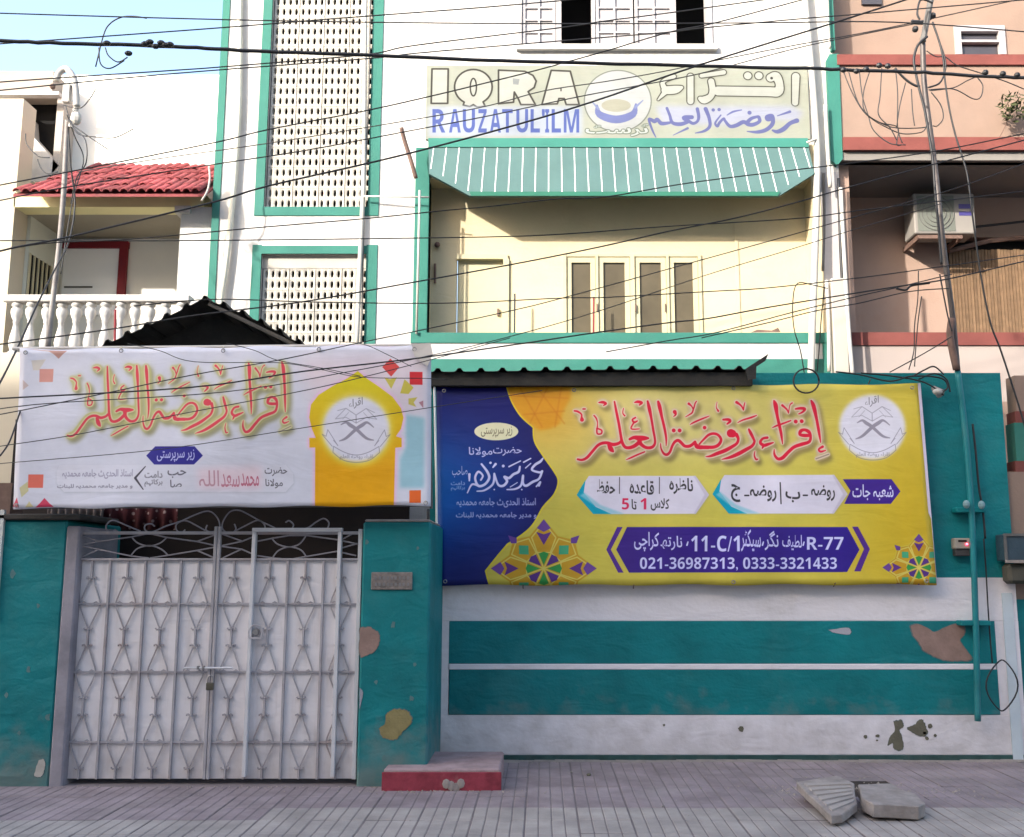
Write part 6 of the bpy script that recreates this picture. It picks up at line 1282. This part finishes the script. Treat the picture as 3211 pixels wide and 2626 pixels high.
RC = [([(2645,225),(2672,290),(2712,355),(2760,385),(2812,402),(2900,400),(2912,385)],.003,'thin looping drop wire from the first splice to the right-hand pole'),
 ([(2662,228),(2690,320),(2730,370),(2780,400),(2830,420),(2890,415),(2905,395)],.003,'second looping drop wire, just inside the first'),
 ([(2695,225),(2704,300),(2722,360),(2740,410),(2790,450),(2840,455)],.003,'drop wire bulging lowest over the salmon balcony front'),
 ([(2728,222),(2708,290),(2712,350),(2760,385),(2815,400),(2812,452),(2828,455)],.0028,'wavy drop wire in the middle of the salmon balcony'),
 ([(2765,215),(2760,300),(2755,360),(2790,400),(2812,440)],.0028,'drop wire hanging nearly straight near the salmon balcony centre'),
 ([(2808,215),(2815,290),(2815,400),(2830,450)],.0028,'straight drop wire left of the right-hand pole'),
 ([(2840,260),(2822,330),(2812,400)],.0028,'slanting drop wire left of the right-hand pole'),
 ([(2858,280),(2862,350),(2868,395)],.0028,'short drop wire nearest the right-hand pole'),
 ([(2806,215),(2840,250),(2868,268),(2885,272)],.010,'thick black cable swooping from the splices into the right-hand pole'),
 ([(2910,275),(2945,262),(2962,230),(2964,190),(2945,130),(2925,70)],.008,'thick black loop from the head of the right-hand pole'),
 ([(2925,75),(2945,130),(2958,190),(2962,240),(2975,330),(2995,420),(3020,500),(3035,560),(3050,680),(3075,860),(3105,1010),(3135,1090),(3165,1180),(3200,1290),(3230,1400)],.0075,'long black cable bowing down right of the pole past the bamboo blind'),
 ([(2925,10),(2888,0),(2876,40),(2884,62)],.009,'short black cable hooking up at the head of the right-hand pole'),
 ([(2908,115),(2880,140),(2868,170),(2866,200),(2880,270),(2898,340),(2912,420),(2925,500),(2932,600),(2945,740),(2952,830)],.011,'thick black cable sheath running down the left of the right-hand pole'),
 ([(2905,160),(2935,178),(2965,180),(3000,205),(3060,225),(3150,255),(3211,280)],.0028,'thin wire from the right-hand pole under the red band'),
 ([(2912,282),(2990,280),(3050,310),(3075,305),(3082,270),(3066,245)],.003,'thin wire loop over the salmon balcony right of the pole'),
 ([(2920,290),(2950,330),(2958,370),(2940,395),(2925,395)],.003,'small wire loop hugging the right side of the pole'),
 ([(2915,285),(2988,276),(3030,255),(3064,240)],.003,'thin wire rising right of the pole to the thick cable'),
 ([(2947,860),(2960,930),(2972,990),(2985,1040)],.005,'black wire down the left side of the pole by the bamboo blind'),
 ([(2880,850),(2878,940),(2868,1020),(2866,1100),(2850,1160)],.003,'thin wire hanging down the rose wall left of the pole'),
 ([(2890,930),(2880,1000),(2872,1090),(2868,1150)],.0028,'second thin wire hanging down the rose wall'),
 ([(2790,1168),(2860,1130),(2930,1090),(2985,1055)],.003,'thin wire slanting over the cream band to the pole'),
 ([(2810,905),(2840,910),(2860,896),(2915,888)],.009,'lumpy taped cable joint left of the pole'),
 ([(2595,905),(2550,895),(2500,890),(2486,950),(2490,1030),(2510,1100),(2522,1170)],.003,'thin wire looping over the balcony wall beside the white pipes'),
 ([(2562,1165),(2568,1100),(2575,1000),(2585,900)],.003,'thin wire running down between the white pipes')]
for L, r, lb in RC: cable(L, r, 8.35 if L[0][0] > 2700 else 8.5, 8.35, lb, 'wires around the right service pole', n=5)
rg = MB().tube([P(2528+40*math.cos(t), 1195+38*math.sin(t), 8.62) for t in np.linspace(0, 6.28, 24)], .008, 6).build('cable_coil', M['black'], smooth=True); tag(rg, 'black cable coil hooked over the top edge of the yellow banner', 'cable coil')
rg = MB().tube([P(3142+44*math.cos(t)+6*math.cos(3*t), 2150+80*math.sin(t), 8.68) for t in np.linspace(0, 6.28, 28)], .0065, 6).build('cable_coil', M['black'], smooth=True); tag(rg, 'large loose cable coil hanging low on the striped wall at the right', 'cable coil')
cable([(3085,1690),(3092,1790),(3098,1900),(3105,2000),(3112,2080)], .006, 8.73, 8.74, 'black cable down the striped wall right of the teal pipe', 'wires around the right service pole')
cable([(3050,1330),(3060,1420),(3070,1530),(3082,1600),(3090,1690)], .009, 8.73, 8.73, 'black cable strapped behind the teal pipe', 'wires around the right service pole')
# spot camera / lamp cluster at the upper right of the yellow banner
sc_ = thing('wall_lamp', P(2940, 1228, 8.6), 'small white fitting with a tangle of dark cable at the banner corner', 'lamp')
MB().ball(P(2940, 1229, 8.62), (.045,.04,.028), 8, 6).build('lamp_cap', M['pipe'], sc_); MB().tube([P(2925,1216,8.68), P(2950,1236,8.62)], [.02,.045], 8).build('lamp_shade', M['ac'], sc_)
for i, L in enumerate(([(2620,1166),(2700,1176),(2790,1196),(2860,1180),(2950,1186),(2972,1215),(2945,1235)],[(2860,1182),(2900,1160),(2930,1150),(2960,1175)],[(2880,1190),(2930,1172),(2968,1190),(2980,1230)],[(2700,1170),(2800,1180),(2900,1200),(2960,1240)])):
    cable(L, .007, 8.66, 8.62, ['black cable lying along the wall top to the white fitting','short black cable arching above the white fitting','black cable loop round the white fitting','black cable sagging behind the banner corner'][i], 'cables at the banner corner')
# ================================================================ houses across the street, behind the camera
op = thing('facing_house', (0, -12, 0), 'plain plastered house across the street behind the viewer', 'house')
MB().box(-34, 16, -19, -11.6, 0, 12.0).build('wall', M['opposite'], op)
for k in range(12): MB().box(-30+k*3.6, -28.6+k*3.6, -11.6, -11.55, 1.2, 2.6).build('window', M['glassd'], op)
